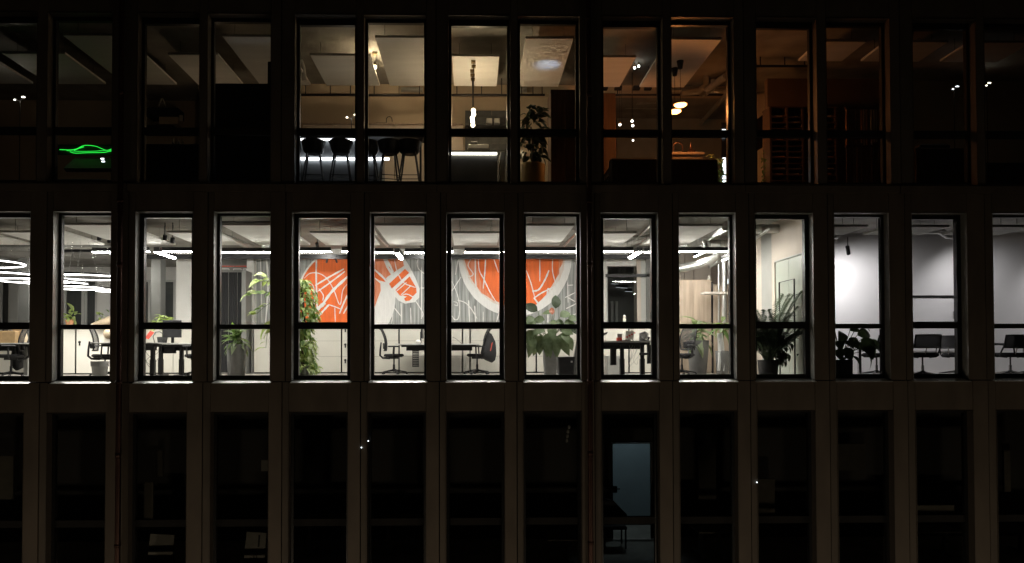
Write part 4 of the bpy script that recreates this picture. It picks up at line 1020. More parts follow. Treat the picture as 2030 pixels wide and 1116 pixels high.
# tall gray planter
c = at(468.5,745,3.2)
t = thing('potted_plant', 'rosette plant in a tall tapering gray planter before the wardrobe', 'plant', (c.x, 3.2, .012))
planter(t, .18, .215, .715, M['planter'])
rosette(t, .68, 40, PL['lance'], .26, -.35, 1.2, .07, (.75,1.1))
put_leaf(PL['big'][2], t, Vector((.05,.0,.85)), 3.0, 1.35, .2, .75)
# climbing plant column
c = at(601,745,3.2)
t = thing('climbing_plant', 'tall column of climbing plant with masses of small fresh leaves before the left orange disc', 'plant', (c.x, 3.2, .012))
planter(t, .15, .17, .22, M['planter'])
MB().use(M['bark']).tube([(0,0,.15),(.01,0,1.2),(-.03,0,2.0)], [.05,.045,.03], 8).build('moss_pole', None, t)
cnt = 0; rest = MB(); 
for k in range(900):
    h = random.uniform(.10, 2.18); prof = (.29 + .06*math.sin(h*5.1) + .04*math.sin(h*11)) * (1.0 if h > .5 else .75) * (1 if h < 1.95 else .6)
    az = random.uniform(0, 2*PI); r = prof*math.sqrt(random.uniform(.25,1)); el = random.uniform(-1.1,.3)
    p = Vector((-math.sin(az)*r-.03, math.cos(az)*r, h))
    if h < .5: p.x += .05
    me = random.choice(PL['tiny']); sc = random.uniform(.85,1.35)
    if cnt < 290 and math.cos(az) < .2: put_leaf(me, t, p, az+random.uniform(-.6,.6), el, random.uniform(-.6,.6), sc); cnt += 1
    else:
        mw = Matrix.Translation(p) @ Matrix.Rotation(az,4,'Z') @ Matrix.Rotation(el,4,'X') @ Matrix.Scale(sc,4)
        rest.use(M['leaf_lt'] if k % 3 else M['leaf']).add([mw @ v.co for v in me.vertices], [tuple(f.vertices) for f in me.polygons], True)
rest.build('foliage', None, t, kind='stuff')
# arching branches left of the column
for k, pts in enumerate(([(560,590),(540,565),(522,556),(514,556)], [(560,600),(540,580),(520,582),(494,583)], [(562,640),(545,600),(525,608),(509,622)], [(566,600),(545,560),(536,556),(528,546)], [(565,660),(545,640),(532,650),(527,690)])):
    Y = 3.3-.1*k
    MB().use(M['stem']).tube([at(x,y,Y)-t.location for x, y in smooth(pts,4)], .006, 5).build('branch', None, t)
    sp = smooth(pts, 6)
    for i in range(4, len(sp), 2):
        p = at(*sp[i], Y) - t.location
        put_leaf(random.choice(PL['tiny'] + PL['broad'][2:]), t, p, PI/2 + random.uniform(-.9,.9), random.uniform(-.7,.4), random.uniform(-1.4,.2), random.uniform(1.0,1.45))
# big leafy plant and planter right of the mural
c = at(1091,745,3.5)
t = thing('potted_plant', 'large plant with broad dark leaves in a gray planter before the right orange disc', 'plant', (c.x, 3.5, .012))
planter(t, .13, .17, .63, M['planter'], True)
def L7(px, py, az, el, li, sc, Y=3.3):
    p = at(px, py, Y) - t.location
    q = Vector((random.uniform(-.06,.06), random.uniform(-.05,.05), .56))
    MB().use(M['stem']).tube([q, q.lerp(p,.5)+Vector((0,0,.10)), p], [.009,.007,.005], 6).build('stem', None, t)
    put_leaf(PL['big'][li], t, p, az, el, random.uniform(-.25,.25) - 1.05*math.sin(az), sc*1.12)
PIh = PI/2
for a in ((1066,617,PIh-.1,.5,0,.95),(1060,630,PIh+.3,-.3,1,.9),(1101,612,-.35,1.25,0,.95),(1096,624,.35,1.1,4,.8),(1110,628,-PIh+.3,.45,1,1.0),(1092,622,PIh-.6,.25,1,.85),(1118,640,-PIh-.1,.0,1,.9),(1080,634,PIh,.1,3,.85),
          (1100,638,-PIh,-.2,3,.9),(1068,660,PIh+.1,-.2,3,.95),(1075,664,PIh+.5,-.95,2,1.1),(1086,660,PI-.2,-1.05,2,1.15),(1100,664,PI+.2,-1.0,2,1.1),(1108,664,PI+.6,-.9,2,1.1),(1058,668,PI-.5,-.9,2,1.0),(1070,676,PI-.2,-1.1,3,.9),(1120,668,PI+.9,-.8,3,1.0),(1093,650,PI,-.5,3,1.0),(1078,650,PI-.8,-.3,1,1.0),(1112,652,PI+1,-.3,1,.95),(1050,646,PIh,-.2,1,.9),(1130,650,-PIh,-.4,0,.85),(1056,654,PI-.9,-.8,2,.95),(1084,668,PI+.1,-.9,2,1.0),(1115,660,PI+.5,-.6,1,1.0),(1065,646,PIh+.5,.3,1,.95),(1126,632,-PIh,.1,1,.85),(1088,640,PI+.4,.1,1,.9),(1104,646,-PIh+.4,.3,3,.9)): L7(*a)
t = thing('plant_pot', 'black square pot with a white sticker right of the gray planter', 'pot', (at(1121,742,1.5).x, 1.5, .012))
planter(t, .145, .172, .425, M['planter_dk'], True)
MB().use(M['wpaint']).box(.085,.12,-.176,-.172,.31,.345).build('sticker', None, t)
t = thing('leaning_board', 'dark curved stand leaning at the window edge right of the black square pot', 'stand', (at(1143,720,2.4).x, 2.4, .012))
MB().use(M['planter']).loft([[Vector((x*w_+o, y*.04, z)) for x,y in ((-1,-1),(1,-1),(1,1),(-1,1))] for z,w_,o in ((0,.07,-.03),(.4,.065,.0),(.8,.045,.05),(1.15,.02,.09))], False).build('stand', None, t)
# plant in gray planter before wood cabinet
c = at(1384,742,3.9)
t = thing('potted_plant', 'pale striped plant in a tall gray planter before the wooden cabinet', 'plant', (c.x, 3.9, .012))
planter(t, .19, .26, .80, M['planter'])
rosette(t, .78, 34, PL['pale'], .42, -.5, .95, .08, (.8,1.1))
c = at(1432,700,3.2)
t = thing('potted_plant', 'hanging green plant with a pale cloth right of the pale striped plant', 'plant', (c.x, 3.2, .012))
planter(t, .13, .16, .55, M['planter'])
MB().use(M['stem']).tube([(0,0,.5),(.03,0,.9),(.02,0,1.1)], .012, 6).build('stem', None, t)
rosette(t, .95, 18, PL['lance'], .25, -.6, .7, .03, (.7,1.0))
MB().use(M['desk_w']).grid([[Vector((lerp(-.16,-.02,i/4)+.03*math.sin(3*v), -.12+.03*math.sin(i*2+v*3), lerp(.95,.1,v))) for i in range(5)] for v in (0,.25,.5,.75,1)]).build('cloth', None, t)
# small plants far left
for px, py, Y, n, lab in ((138,634,4.9,24,'small bushy plant in a terracotta pot on the cream cabinet under the ring lamps'),(203,632,5.3,12,'small dark green plant behind the pale kraft paper bundle')):
    c = at(px, py, Y); t = thing('potted_plant', lab, 'plant', (c.x, Y, 1.225))
    planter(t, .07, .10, .14, M['terracotta'] if n > 20 else M['planter_dk'])
    rosette(t, .13, n, PL['tiny'] + PL['broad'][2:], .22, -.4, 1.1, .12, (.8,1.25))
# palm
c = at(1523,742,1.0)
t = thing('potted_palm', 'dense dark palm in a round charcoal pot beside the glazed partition', 'plant', (c.x, 1.0, .012))
planter(t, .17, .20, .36, M['planter_dk'])
fr = [palm_frond('frond', L, M['leaf_palm'], 26, .34, dr) for L, dr in ((1.45,.80),(1.25,.95),(1.6,.70),(1.05,1.1))]
for k in range(74):
    az = k*2.399; el = random.uniform(-.15,.30)
    put_leaf(fr[k%4], t, Vector((random.uniform(-.06,.06),random.uniform(-.06,.06),.33)), az, el, random.uniform(-.1,.1), random.uniform(.55,.98), 'frond')
for k in range(10): MB().use(M['stem']).tube([(random.uniform(-.08,.08),random.uniform(-.08,.08),.32),(random.uniform(-.14,.14),random.uniform(-.14,.14),.85)], .008, 5).build('cane', None, t)
put_leaf(fr[2], t, Vector((0,0,.4)), -PIh+.2, .26, 0, .90, 'frond'); put_leaf(fr[2], t, Vector((0,0,.4)), -PIh-.1, .38, 0, .84, 'frond')
bush = [leaf_mesh('leaf', .17, .035, M['leaf_palm'], .5, .3, 4)]
for k in range(150):
    p = Vector((random.gauss(.24,.10), random.gauss(.1,.08), random.uniform(.30,.85))); put_leaf(bush[0], t, p, random.uniform(0,6.28), random.uniform(-1.2,.2), 0, random.uniform(.7,1.2))
# meeting room plant
c = at(1668,742,.75)
t = thing('potted_plant', 'sprawling dark plant with paddle leaves in a black square pot in the meeting room', 'plant', (c.x, .75, .012))
planter(t, .150, .155, .36, M['planter_dk'], True)
def L11(px, py, az, el, li, sc, Y=.75):
    p = at(px, py, Y) - t.location; q = Vector((random.uniform(-.05,.05), random.uniform(-.05,.05), .33))
    MB().use(M['leaf_dk']).tube([q, q.lerp(p,.55)+Vector((0,0,.05)), p], [.008,.007,.006], 6).build('stem', None, t)
    put_leaf(PL['dark'][li], t, p, az, el, random.uniform(-.4,.4) - .8*math.sin(az), sc)
for a in ((1655,660,PIh,.3,0,.9),(1668,658,PI-.3,-.6,0,1.0),(1685,655,-PIh,.1,1,.9),(1700,664,-PIh,.2,0,1.0),(1708,672,PI+.8,-.7,0,1.1),(1690,684,PI+1.0,-.2,0,1.0),(1676,690,PI,-.7,0,.9),(1664,692,PI-.4,-.8,1,.9),(1706,690,-PIh-.2,-.6,0,1.1),
          (1690,706,-PIh-.5,-.6,2,.9),(1714,696,-PIh-.4,-.7,2,.9),(1722,676,-PIh-.3,-.5,0,1.0),(1653,645,PIh,.6,1,.7),(1672,676,PI+.4,-.4,1,1.0),(1660,676,PI-.2,-.3,0,.85),(1716,684,PI+1.1,-.9,0,1.0),(1684,670,PI+.5,-.5,1,.8),(1698,648,-PIh,.35,2,.8)): L11(*a)

# ---- wood cabinet area
a, b = at(1338,600,4.75).x, at(1410,600,4.75).x
zt9 = at(1380,555.5,4.75).z
t = thing('tall_cabinet', 'tall pinkish wooden cabinet behind the pale striped plant', 'cabinet', ((a+b)/2, 5.0, .012))
for i in range(2):
    xa, xb = lerp(a,b,i/2)-(a+b)/2+.003, lerp(a,b,(i+1)/2)-(a+b)/2-.003
    MB().use(M['wood']).box(xa, xb, -.25, -.23, .06, zt9-.012).build('door', None, t)
MB().use(M['wood']).box(a-(a+b)/2, b-(a+b)/2, -.228, .25, .0, zt9).build('carcass', None, t)
MB().use(M['black']).box(b-(a+b)/2+.005, b-(a+b)/2+.045, -.25, .25, 0, zt9-.05).build('side_post', None, t)
t = thing('wall_panel', 'wood panelled wall at the right edge of the window with the ducts', 'wall panel', (at(1437,600,4.7).x, 4.7, .012))
for i in range(4): MB().use(M['wood']).box(-.28+.15*i, -.28+.15*i+.146, 0, .02, 0, 2.2).build('plank', None, t)
p0, p1 = at(1394,579,4.3), at(1446,583,4.3)
tag(MB().use(M['pinkwhite']).bbox(p0.x,p1.x,4.2,4.5,p1.z,p0.z,.004).build('wall_shelf', None), 'thin pale shelf board above the pale striped plant', 'shelf')
t = thing('upper_cabinet', 'gray beige wall units above the wooden cabinet', 'cabinet', (at(1375,540,6.3).x, 6.3, at(1375,555,6.3).z))
for i, (pa, pb) in enumerate(((1330,1357),(1358,1375),(1376,1410))): MB().use(M['beige']).box(at(pa,540,6.3).x-t.location.x+.004, at(pb,540,6.3).x-t.location.x-.004, 0, .25, -.3, .75).build('door', None, t)
c = at(1406,553,4.9); t = thing('small_figure', 'small pale ornament on top of the wooden cabinet', 'ornament', (c.x, 4.9, zt9+.014))
MB().use(M['paper']).lathe([(0,0),(.06,0),(.05,.04),(.03,.07),(.04,.10),(0,.13)], (0,0,0), 10).build('body', None, t)
tag(MB().use(M['g_star']).tube([at(1444,553,4.0), at(1444,562,4.0)], .02, 8).build('status_light', None), 'small bluish light at the right edge of the window with the ducts', 'light')

# ---- glazed partition and white units behind the palm
yA, yB = .32, 2.19
t = thing('glass_partition', 'pale green glazed partition with a dark pull handle beside the palm', 'glass wall', (PX, 1.2, .012))
for i, (a, b) in enumerate(((yA, .95),(.955, 1.55),(1.555, yB))): MB().use(M['green_door']).box(PX+.02, PX+.06, a+.003, b-.003, .012, 2.44).build('panel', None, t, True)
MB().use(M['gray_lt']).box(PX-.01, PX+.07, yA, yB, 2.44, 2.47).build('head_rail', None, t, True)
h0, h1 = at(1546,553,1.83), at(1568,553,1.15)
zh = 1.98
MB().use(M['black']).tube([(PX-.05, 1.85, .05),(PX-.05, 1.85, zh),(PX-.05, 1.15, zh),(PX-.05, 1.15, .05)], .016, 8).build('pull_handle', None, t, True)
t = thing('wall_units', 'white panelled wall units behind the palm, left of the gray column', 'cabinet', (at(1507,500,4.2).x, 4.2, 2.58))
for (pa, pb) in ((1488,1509),(1510,1521)):
    for z0, z1 in ((.0,.33),(.336,.72)): MB().use(M['beige']).box(at(pa,500,4.2).x-t.location.x+.004, at(pb,500,4.2).x-t.location.x-.004, .15, .19, z0, z1).build('door', None, t)

# ---- meeting room
zr = at(1750,483.5,3.3).z
tag(MB().use(M['black']).tube([(px1+.02,3.35,zr),(17.3,3.35,zr)], .016, 8).build('lamp_rail', None), 'thin black lamp rail across the meeting room wall', 'rail')
for px, py, e, lab in ((1681,496,95,'visible black spotlight on the lamp rail of the meeting room'),):
    p = at(px, py, 2.35); spot_can(lab, p, (at(1706,600,3.6).x, 3.62, 1.15), 128, (1,.97,.97), rail_z=zr, angle=135, blend=.8, r=.042, L=.20)
MSP = [(1625,26),(1935,22),(2150,18)]  # first spot is added unseen behind a pier to widen the wall wash
for px, e in MSP:
    p = at(px, 470, 2.35); spot_can('black meeting room spotlight, ' + ('behind the pier left of the sprawling dark plant' if px < 1700 else 'over the rightmost chairs' if px < 2000 else 'hidden beyond the right edge'), (p.x, 2.35, 3.10), (p.x+(1.2 if px > 1700 else .9), 3.62, .75), e*4.0, (1,.97,.97), rail_z=ZC, angle=125, blend=.95, r=.045, L=.16, group='meeting room wall spots')
p0, p1 = at(1796,585.5,3.55), at(1900,588.5,3.55)
t = thing('whiteboard', 'wide white board with a dark upper rail on the meeting room wall', 'whiteboard', ((p0.x+p1.x)/2, 3.55, 1.0))
MB().use(M['black']).box(p0.x,p1.x,3.54,3.575,p1.z,p0.z).build('rail', None, t, True)
MB().use(M['meet_wall']).box(p0.x+.01,p1.x-.01,3.575,3.597,.55,p1.z).build('board', None, t, True)
mc = meeting_chair('mesh-backed meeting chair seen square from behind, left one of the pair in the meeting room', 'mesh meeting chairs')
mc.location = (at(1829,742,1.25).x, 1.25, .012); mc.rotation_euler.z = .05
dup(mc, (at(1897,742,2.1).x, 2.1, .012), -.75, 'mesh-backed meeting chair turned to the side, right one of the pair in the meeting room')
dup(mc, (at(1738,742,1.9).x, 1.9, .012), .6, 'mesh meeting chair half hidden by the sprawling dark plant')
dup(mc, (at(2003,742,1.6).x, 1.6, .012), .12, 'mesh meeting chair in the rightmost lit window')
dup(mc, (at(2046,742,1.9).x, 1.9, .012), -.8, 'mesh meeting chair cut by the right edge of the photo')
t = thing('meeting_table', 'long meeting table with a thin dark edge behind the mesh chairs', 'table', (at(1900,700,2.6).x, 2.6, .012))
MB().use(M['black']).bbox(-2.6,2.6,-.30,.30,.690,.705,.004).build('table_top', None, t)
for x in (-2.2, 2.2): MB().use(M['chrome']).box(x-.03,x+.03,-.03,.03,.0,.70).box(x-.03,x+.03,-.35,.35,0,.03).build('leg', None, t)
# ================================================================ THE TOP STOREY (dim)
T0, TC = 3.608, 6.91
KY = 4.25
structure(box('wall_of_kitchen', M['warm_wall'], at(395,200,KY).x, at(1094,200,KY).x, KY, KY+.15, T0, TC))
structure(box('wall_bulkhead_of_top_storey', M['warm_wall'], at(395,175,KY-.2).x, at(1490,175,KY-.2).x, KY-.25, KY-.01, at(700,184,KY-.25).z, TC))
structure(box('wall_of_dark_rooms', M['warm_wall'], XL, at(395,200,KY).x, 5.2, 5.35, T0, TC))
structure(box('wall_beige', M['beige'], at(1440,200,4.4).x, at(1521,200,4.4).x, 4.4, 4.5, T0, TC))
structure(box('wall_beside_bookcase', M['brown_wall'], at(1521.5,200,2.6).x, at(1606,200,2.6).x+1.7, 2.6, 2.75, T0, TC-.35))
structure(box('wall_of_right_rooms', M['warm_wall'], at(1606,200,2.6).x+1.71, XR, 3.6, 3.75, T0, TC))
structure(box('wall_of_lounge', M['gray'], at(1222,200,6.4).x, at(1460,200,6.4).x, 6.4, 6.5, T0, TC))
# tall cupboards of the kitchen wall
zb = at(800,246,KY-.06).z
for (pa, pb, lab) in ((600,660,'left of the twin spot lamp'),(661,728,'right of the twin spot lamp'),(729,782,'below the tap, left part'),(783,838,'below the tap, right part'),(839,918,'left of the bulb pendants')):
    a, b = at(pa,300,KY-.06).x, at(pb,300,KY-.06).x
    t = thing('kitchen_cupboard', 'beige kitchen cupboard of the back wall ' + lab, 'cupboard', ((a+b)/2, KY-.06, T0), 0, 'beige kitchen cupboards')
    H_ = zb-T0
    for z0, z1 in ((.08, .9), (.905, H_-.03)): MB().use(M['beige']).box(-(b-a)/2+.004, (b-a)/2-.004, -.02, .0, z0, z1).build('door', None, t)
    MB().use(M['beige']).box(-(b-a)/2, (b-a)/2, .001, .055, 0, H_-.03).build('carcass', None, t)
    MB().use(M['wood']).box(-(b-a)/2, (b-a)/2, -.10, .055, H_-.028, H_).build('top', None, t)
t = thing('tap', 'thin curved tap on the kitchen ledge left of the bulb pendants', 'tap', tuple(at(766,245,KY-.12)))
MB().use(M['black']).tube([(0,0,.01),(0,0,.12),(.03,0,.16),(.09,0,.17),(.13,0,.13),(.14,0,.05)], .010, 6).tube([(-.25,0,.02),(.0,0,.02)], .010, 6).build('spout', None, t)
# lamp rails
for px0, px1, py, Y, lab in ((284,400,187.5,4.9,'above the dark sideboard'),(592,706,188,3.4,'above the left bar stools'),(728,843,188.5,3.4,'above the right bar stools'),(892,1006,188.5,3.6,'behind the bulb pendants'),(1028,1080,188,3.6,'behind the potted tree'),(1194,1445,188,3.7,'behind the amber pendants'),(1494,1606,131,2.3,'before the bookcase wall')):
    a, b = at(px0,py,Y), at(px1,py,Y)
    o = MB().use(M['black']).tube([a, b], .028, 8)
    for q in (.12, .55, .9):
        p = a.lerp(b, q); o.tube([p, Vector((p.x,p.y,TC))], .012, 6)
    tag(o.build('lamp_rail', None), 'black ceiling rail of the top storey ' + lab, 'rail', 'black ceiling rails of the top storey')
# air ducts
def tpx(lab, pts, r, **k): return duct(lab, [at(*p) for p in pts], r, **k)
tpx('dark drooping duct left of the bar stools, upper one', [(596,120,2.4),(601,135,2.4),(604,160,2.4)], .05, seams=False)
tpx('silver duct above the amber pendants, running back', [(1440,150,2.4),(1392,186,3.6)], .08)
tpx('silver duct across behind the amber pendants', [(1330,180,3.5),(1446,180,3.5)], .06)
tpx('bent silver duct right of the amber pendants', [(1400,150,3.4),(1400,168,3.4),(1385,182,3.4),(1350,184,3.4)], .07, seams=False)
tpx('second bent silver duct right of the amber pendants', [(1414,158,3.3),(1414,172,3.3),(1398,186,3.3)], .06, seams=False)
tpx('long diagonal pipe right of the amber pendants', [(1442,185,3.0),(1388,245,6.0)], .05, seams=False)
tpx('silver duct in the lounge left of the amber pendants', [(1262,197,5.2),(1300,195,5.2)], .13, seams=False)
tpx('thin pipe in the lounge left of the amber pendants', [(1240,212,5.6),(1306,214,5.6)], .04, seams=False)
tpx('flat duct piece under the ceiling right of the tap', [(795,178,3.9),(838,178,3.9)], .06)
tpx('pipe under the ceiling behind the potted tree', [(1030,178,3.9),(1044,178,3.9)], .07)
for px in (1198, 1226, 1262, 1285): 
    p = at(px, 173, 3.3); tag(MB().use(M['plastic']).bbox(p.x-.08,p.x+.08,3.25,3.4,p.z-.04,p.z+.03,.01).build('ceiling_box', None), {1198:'leftmost',1226:'second',1262:'third',1285:'rightmost'}[px] + ' small black box under the ceiling edge left of the amber pendants', 'box', 'black boxes under the ceiling')

# bar with light strips
BY = 1.15
a, b = at(590,300,BY).x, at(765,300,BY).x
zt_ = at(680,276,BY).z
t = thing('bar_counter', 'bar counter with two white light strips behind the stools', 'bar', ((a+b)/2, BY, T0))
h = zt_-T0
w2 = (b-a)/2
MB().use(M['counter']).box(-w2+.01, w2-.08, .06, .5, 0, h-.02).build('front', None, t)
MB().use(M['counter']).box(-w2, w2, -.02, .55, h+.015, h+.055).build('counter_top', None, t)
MB().use(M['g_led']).box(-w2+.04, w2-.02, .015, .045, h-.010, h+.012).build('light_strip', None, t)
zl = at(680,314,BY).z - T0
MB().use(M['g_led']).box(-w2+.01, w2+.06, .015, .045, zl-.020, zl+.020).build('light_strip', None, t)
MB().use(M['desk']).box(-w2+.01, w2-.04, .0, .012, .14, .20).build('foot_rail', None, t)
a2, b2 = at(728,268,.75).x, at(842,268,.75).x; z2 = at(780,268,.75).z
t = thing('high_table', 'thin black high table top behind the right bar stools', 'table', ((a2+b2)/2, .95, T0))
MB().use(M['black']).bbox(-(b2-a2)/2, (b2-a2)/2, -.2, .25, z2-T0-.02, z2-T0+.02, .005).build('table_top', None, t)
for x in (-.45, .45): MB().use(M['black']).box(x-.02,x+.02,.1,.14,0,z2-T0-.02).build('leg', None, t)
st_ = bar_stool('black bar stool, leftmost before the light strips', 'black bar stools')
SY = .72
for i, (px, lab) in enumerate(((622,'black bar stool, leftmost before the light strips'),(676,'second black bar stool from the left, before the light strips'),(729,'black bar stool half hidden by the pier between the two bar windows'),(772,'black bar stool at the right end of the light strips'),(812,'rightmost black bar stool, before the beige cupboards'))):
    q = (at(px,300,SY).x, SY + (.05 if i == 2 else 0), T0)
    if i == 0: st_.location = q; st_.rotation_euler.z = .12
    else: dup(st_, q, random.uniform(-.25,.25), lab)
for o in [st_] + [o for o in S.objects if o.name.startswith('bar_stool.')]: 
    if o.parent is None: o.scale = (1.0, 1.0, 1.02)
# twin-head lamps standing in for street lamps reflected in the glass
def twin_lamp(px, py, Y, lab, e=0, m='g_spot', spread=.09):
    p = at(px, py, Y); z = p.z - T0
    t = thing('floor_lamp', lab, 'floor lamp', (p.x, Y, T0))
    MB().use(M['black']).lathe([(0,0),(.14,0),(.14,.02),(0,.03)], (0,0,0), 14).build('foot', None, t)
    MB().use(M['black']).tube([(0,0,.02),(0,0,z-.05)], .010, 6).build('pole', None, t)
    for s in (-1, 1):
        h = MB().use(M['black']).tube([(0,0,z-.05),(s*spread,-.02,z+.03*s)], .008, 6); h.tube([(s*spread,.05,z+.03*s+.02),(s*spread,-.03,z+.03*s)], [.02,.040], 10).build('head', None, t)
        MB().use(M[m]).lathe([(0,0),(.030+.010*s,0),(.018,.014),(0,.018)], (s*spread,-.035,z+.03*s-.008), 8).build('bulb', None, t)
    if e: lamp('POINT', 'lamp_light', (0,-.1,z), e, (1,.86,.68), t, shadow_soft_size=.04)
twin_lamp(697,231,2.2,'twin-headed floor lamp glowing above the bar stools', 2.2, 'g_bulb')
twin_lamp(40,196,2.2,'bright twin-headed floor lamp at the upper left edge of the building', .8)
twin_lamp(1891,175,2.2,'dim twin-headed floor lamp in the dark rooms at the upper right', .12, 'g_star', .045)
twin_lamp(1956,168,2.8,'faint pinpoint floor lamp at the right edge of the top storey', 0, 'g_led2', .03)

p = at(411,250,2.6); t = thing('floor_lamp', 'dim warm floor lamp behind the mullion left of the black board', 'floor lamp', (p.x, 2.6, T0))  # unseen lamp added to lift the dim rooms at the left
MB().use(M['black']).tube([(0,0,.02),(0,0,1.55)], .012, 8).lathe([(0,0),(.14,0),(.14,.02),(0,.03)], (0,0,0), 14).build('pole', None, t)
MB().use(M['paper']).lathe([(.10,1.55),(.15,1.75),(.145,1.75),(.095,1.55)], (0,0,0), 16).build('shade', None, t)
lamp('POINT', 'lamp_light', (0,0,1.78), 2.6, (1,.72,.46), t, shadow_soft_size=.06)
# single bulb, row of pendants
def pendant(lab, p, zc, r=.05, m='g_bulb', e=0, col=(1,.8,.55), cap=True, group=None, bulb='ball'):
    t = thing('pendant_lamp', lab, 'pendant lamp', tuple(p), 0, group)
    MB().use(M['black']).tube([(0,0,r),(0,0,zc-p[2])], .004, 5).build('cord', None, t)
    if bulb == 'ball': MB().use(M[m]).lathe([(0,-r)] + [(r*math.cos(a), r*math.sin(a)) for a in (-1.2,-.8,-.4,0,.4,.8,1.2)] + [(0,r)], (0,0,0), 14).build('bulb', None, t)
    MB().use(M['brass']).lathe([(0,0),(.016,0),(.016,.05),(0,.05)], (0,0,r-.004), 8).build('socket', None, t)
    if cap: MB().use(M['brass']).box(-.045,.045,-.045,.045,zc-p[2]-.045,zc-p[2]-.002).build('canopy', None, t)
    if e: lamp('POINT', 'bulb_light', (0,0,0), e, col, t, shadow_soft_size=r*1.15)
    return t
pp = at(743,133,2.2); pendant('single glowing bulb hung at the left edge of the sail above the right bar stools', pp, TC, .042, 'g_bulb', 120.0, (1,.76,.46))
zsail = 2.935+FT
ends = [at(938.5,217,1.67), at(936.5,250,2.62)]
zb_ = (ends[0].z+ends[1].z)/2
for i, w_ in enumerate(('nearest and uppermost','second','middle one','fourth','farthest and lowest')):
    p = ends[0].lerp(ends[1], i/4); p.z = zb_; p.x += .014*math.sin(i*2.1)
    pendant('round bulb in the row of five over the kitchen counter, ' + w_, p, zsail, .046, 'g_warm', 37.0, (1,.76,.46), True, 'row of five bulb pendants')
# counter in front of the kitchen
CY6 = 1.5
a, b = at(880,305,CY6).x, at(986,305,CY6).x; zc6 = at(938,304,CY6).z - T0
t = thing('kitchen_counter', 'gray kitchen counter with one pale light strip under its top', 'counter', ((a+b)/2, CY6, T0))
w2 = (b-a)/2
MB().use(M['counter']).box(-w2, w2, .03, .75, 0, zc6-.025).build('front', None, t)
MB().use(M['counter']).box(-w2, w2+.02, .0, .80, zc6+.028, zc6+.06).build('counter_top', None, t)
MB().use(M['g_led2']).box(-w2+.02, w2-.01, .005, .028, zc6-.022, zc6+.022).build('light_strip', None, t)
MB().use(M['desk']).box(w2+.06, w2+.16, .05, .7, 0, zc6+.05).build('end_panel', None, t)
# slate kitchen wall with niches
a, b = at(922,220,KY-.08).x, at(1006,220,KY-.08).x
t = thing('tiled_wall', 'slate gray tiled kitchen wall behind the bulb pendants', 'tiled wall', ((a+b)/2, KY-.09, T0))
z = .02; r_ = 0
tw = .32
while z < 2.62:
    x = -(b-a)/2 - (r_ % 2)*tw/2
    while x < (b-a)/2:
        xa, xb = max(x, -(b-a)/2)+.003, min(x+tw, (b-a)/2)-.003
        if xb-xa > .03: MB().use(M['tile']).box(xa, xb, random.uniform(0,.006), .05, z+.003, z+.157).build('tile', None, t)
        x += tw
    z += .16; r_ += 1
MB().use(M['cab_gap']).box(-(b-a)/2, (b-a)/2, .05, .08, 0, 2.64).build('backing', None, t)
for i, px in enumerate((970,985)): 
    p = at(px, 240, KY-.35); tag(MB().use(M['bin']).bbox(p.x-.07,p.x+.07,KY-.40,KY-.25,p.z-.06,p.z+.06,.01).build('jar', None), 'gray box on the dark kitchen shelf, ' + ('left' if i == 0 else 'right') + ' one of two', 'box', 'gray boxes on the kitchen shelf')
p0, p1 = at(922,248,KY-.4), at(1003,248,KY-.4); tag(MB().use(M['black']).box(p0.x,p1.x,KY-.42,KY-.10,p0.z-.03,p0.z).build('wall_shelf', None), 'dark shelf on the slate tiled kitchen wall', 'shelf')
p = at(948,291,2.2); t = thing('coffee_machine', 'flat silver kitchen appliance on the counter behind the light strip', 'appliance', tuple(p))
MB().use(M['steel']).bbox(-.22,.22,-.1,.15,-.05,.03,.01).build('body', None, t); MB().use(M['plastic']).bbox(-.16,-.02,-.105,-.02,.03,.09,.01).build('head', None, t)

# potted tree in ochre planter, dark cabinet
c = at(1055,345,.85)
t = thing('potted_tree', 'dark bushy potted tree in an ochre planter beside the dark cabinet', 'plant', (c.x, .85, T0))
zp = at(1055,327,.85).z - T0
planter(t, .24, .255, zp, M['planter_y'])
MB().use(M['bark']).tube([(0,0,zp-.1),(.02,0,zp+.35),(-.02,.02,zp+.75)], [.025,.022,.015], 8).build('trunk', None, t)
rub = [leaf_mesh('leaf', .26, .055, M['leaf_palm'], d, .25, 5, .8) for d in (.3,.6,.9)]
for k in range(105):
    z = zp + .12 + 1.02*random.random(); az = random.uniform(0, 6.28); r = random.uniform(.02,.16)
    put_leaf(rub[k%3], t, Vector((-math.sin(az)*r, math.cos(az)*r, z)), az, random.uniform(-.7,.6), random.uniform(-.5,.5), random.uniform(.75,1.15))
a, b = at(1092,250,1.3).x, at(1150,250,1.3).x; hz = at(1115,177,1.3).z - T0
t = thing('tall_cabinet', 'tall dark cabinet right of the potted tree', 'cabinet', ((a+b)/2, 1.6, T0))
for i in range(2): MB().use(M['wood_dk']).box(-(b-a)/2+(b-a)/2*i+.003, -(b-a)/2+(b-a)/2*(i+1)-.003, -.3, -.28, .05, hz-.01).build('door', None, t)
MB().use(M['wood_dk']).box(-(b-a)/2, (b-a)/2, -.278, .3, 0, hz).build('carcass', None, t)
spot_can('small uplight hidden on the dark cabinet throwing bluish light on the sail', (at(1093,175,1.75).x, 1.75, T0+hz+.06), (at(1085,120,1.9).x, 1.85, zsail), 8.0, (.55,.72,1.0), angle=62, blend=1.0, r=.03, L=.09, lit=False)  # uplight added for the bluish patch on the sail

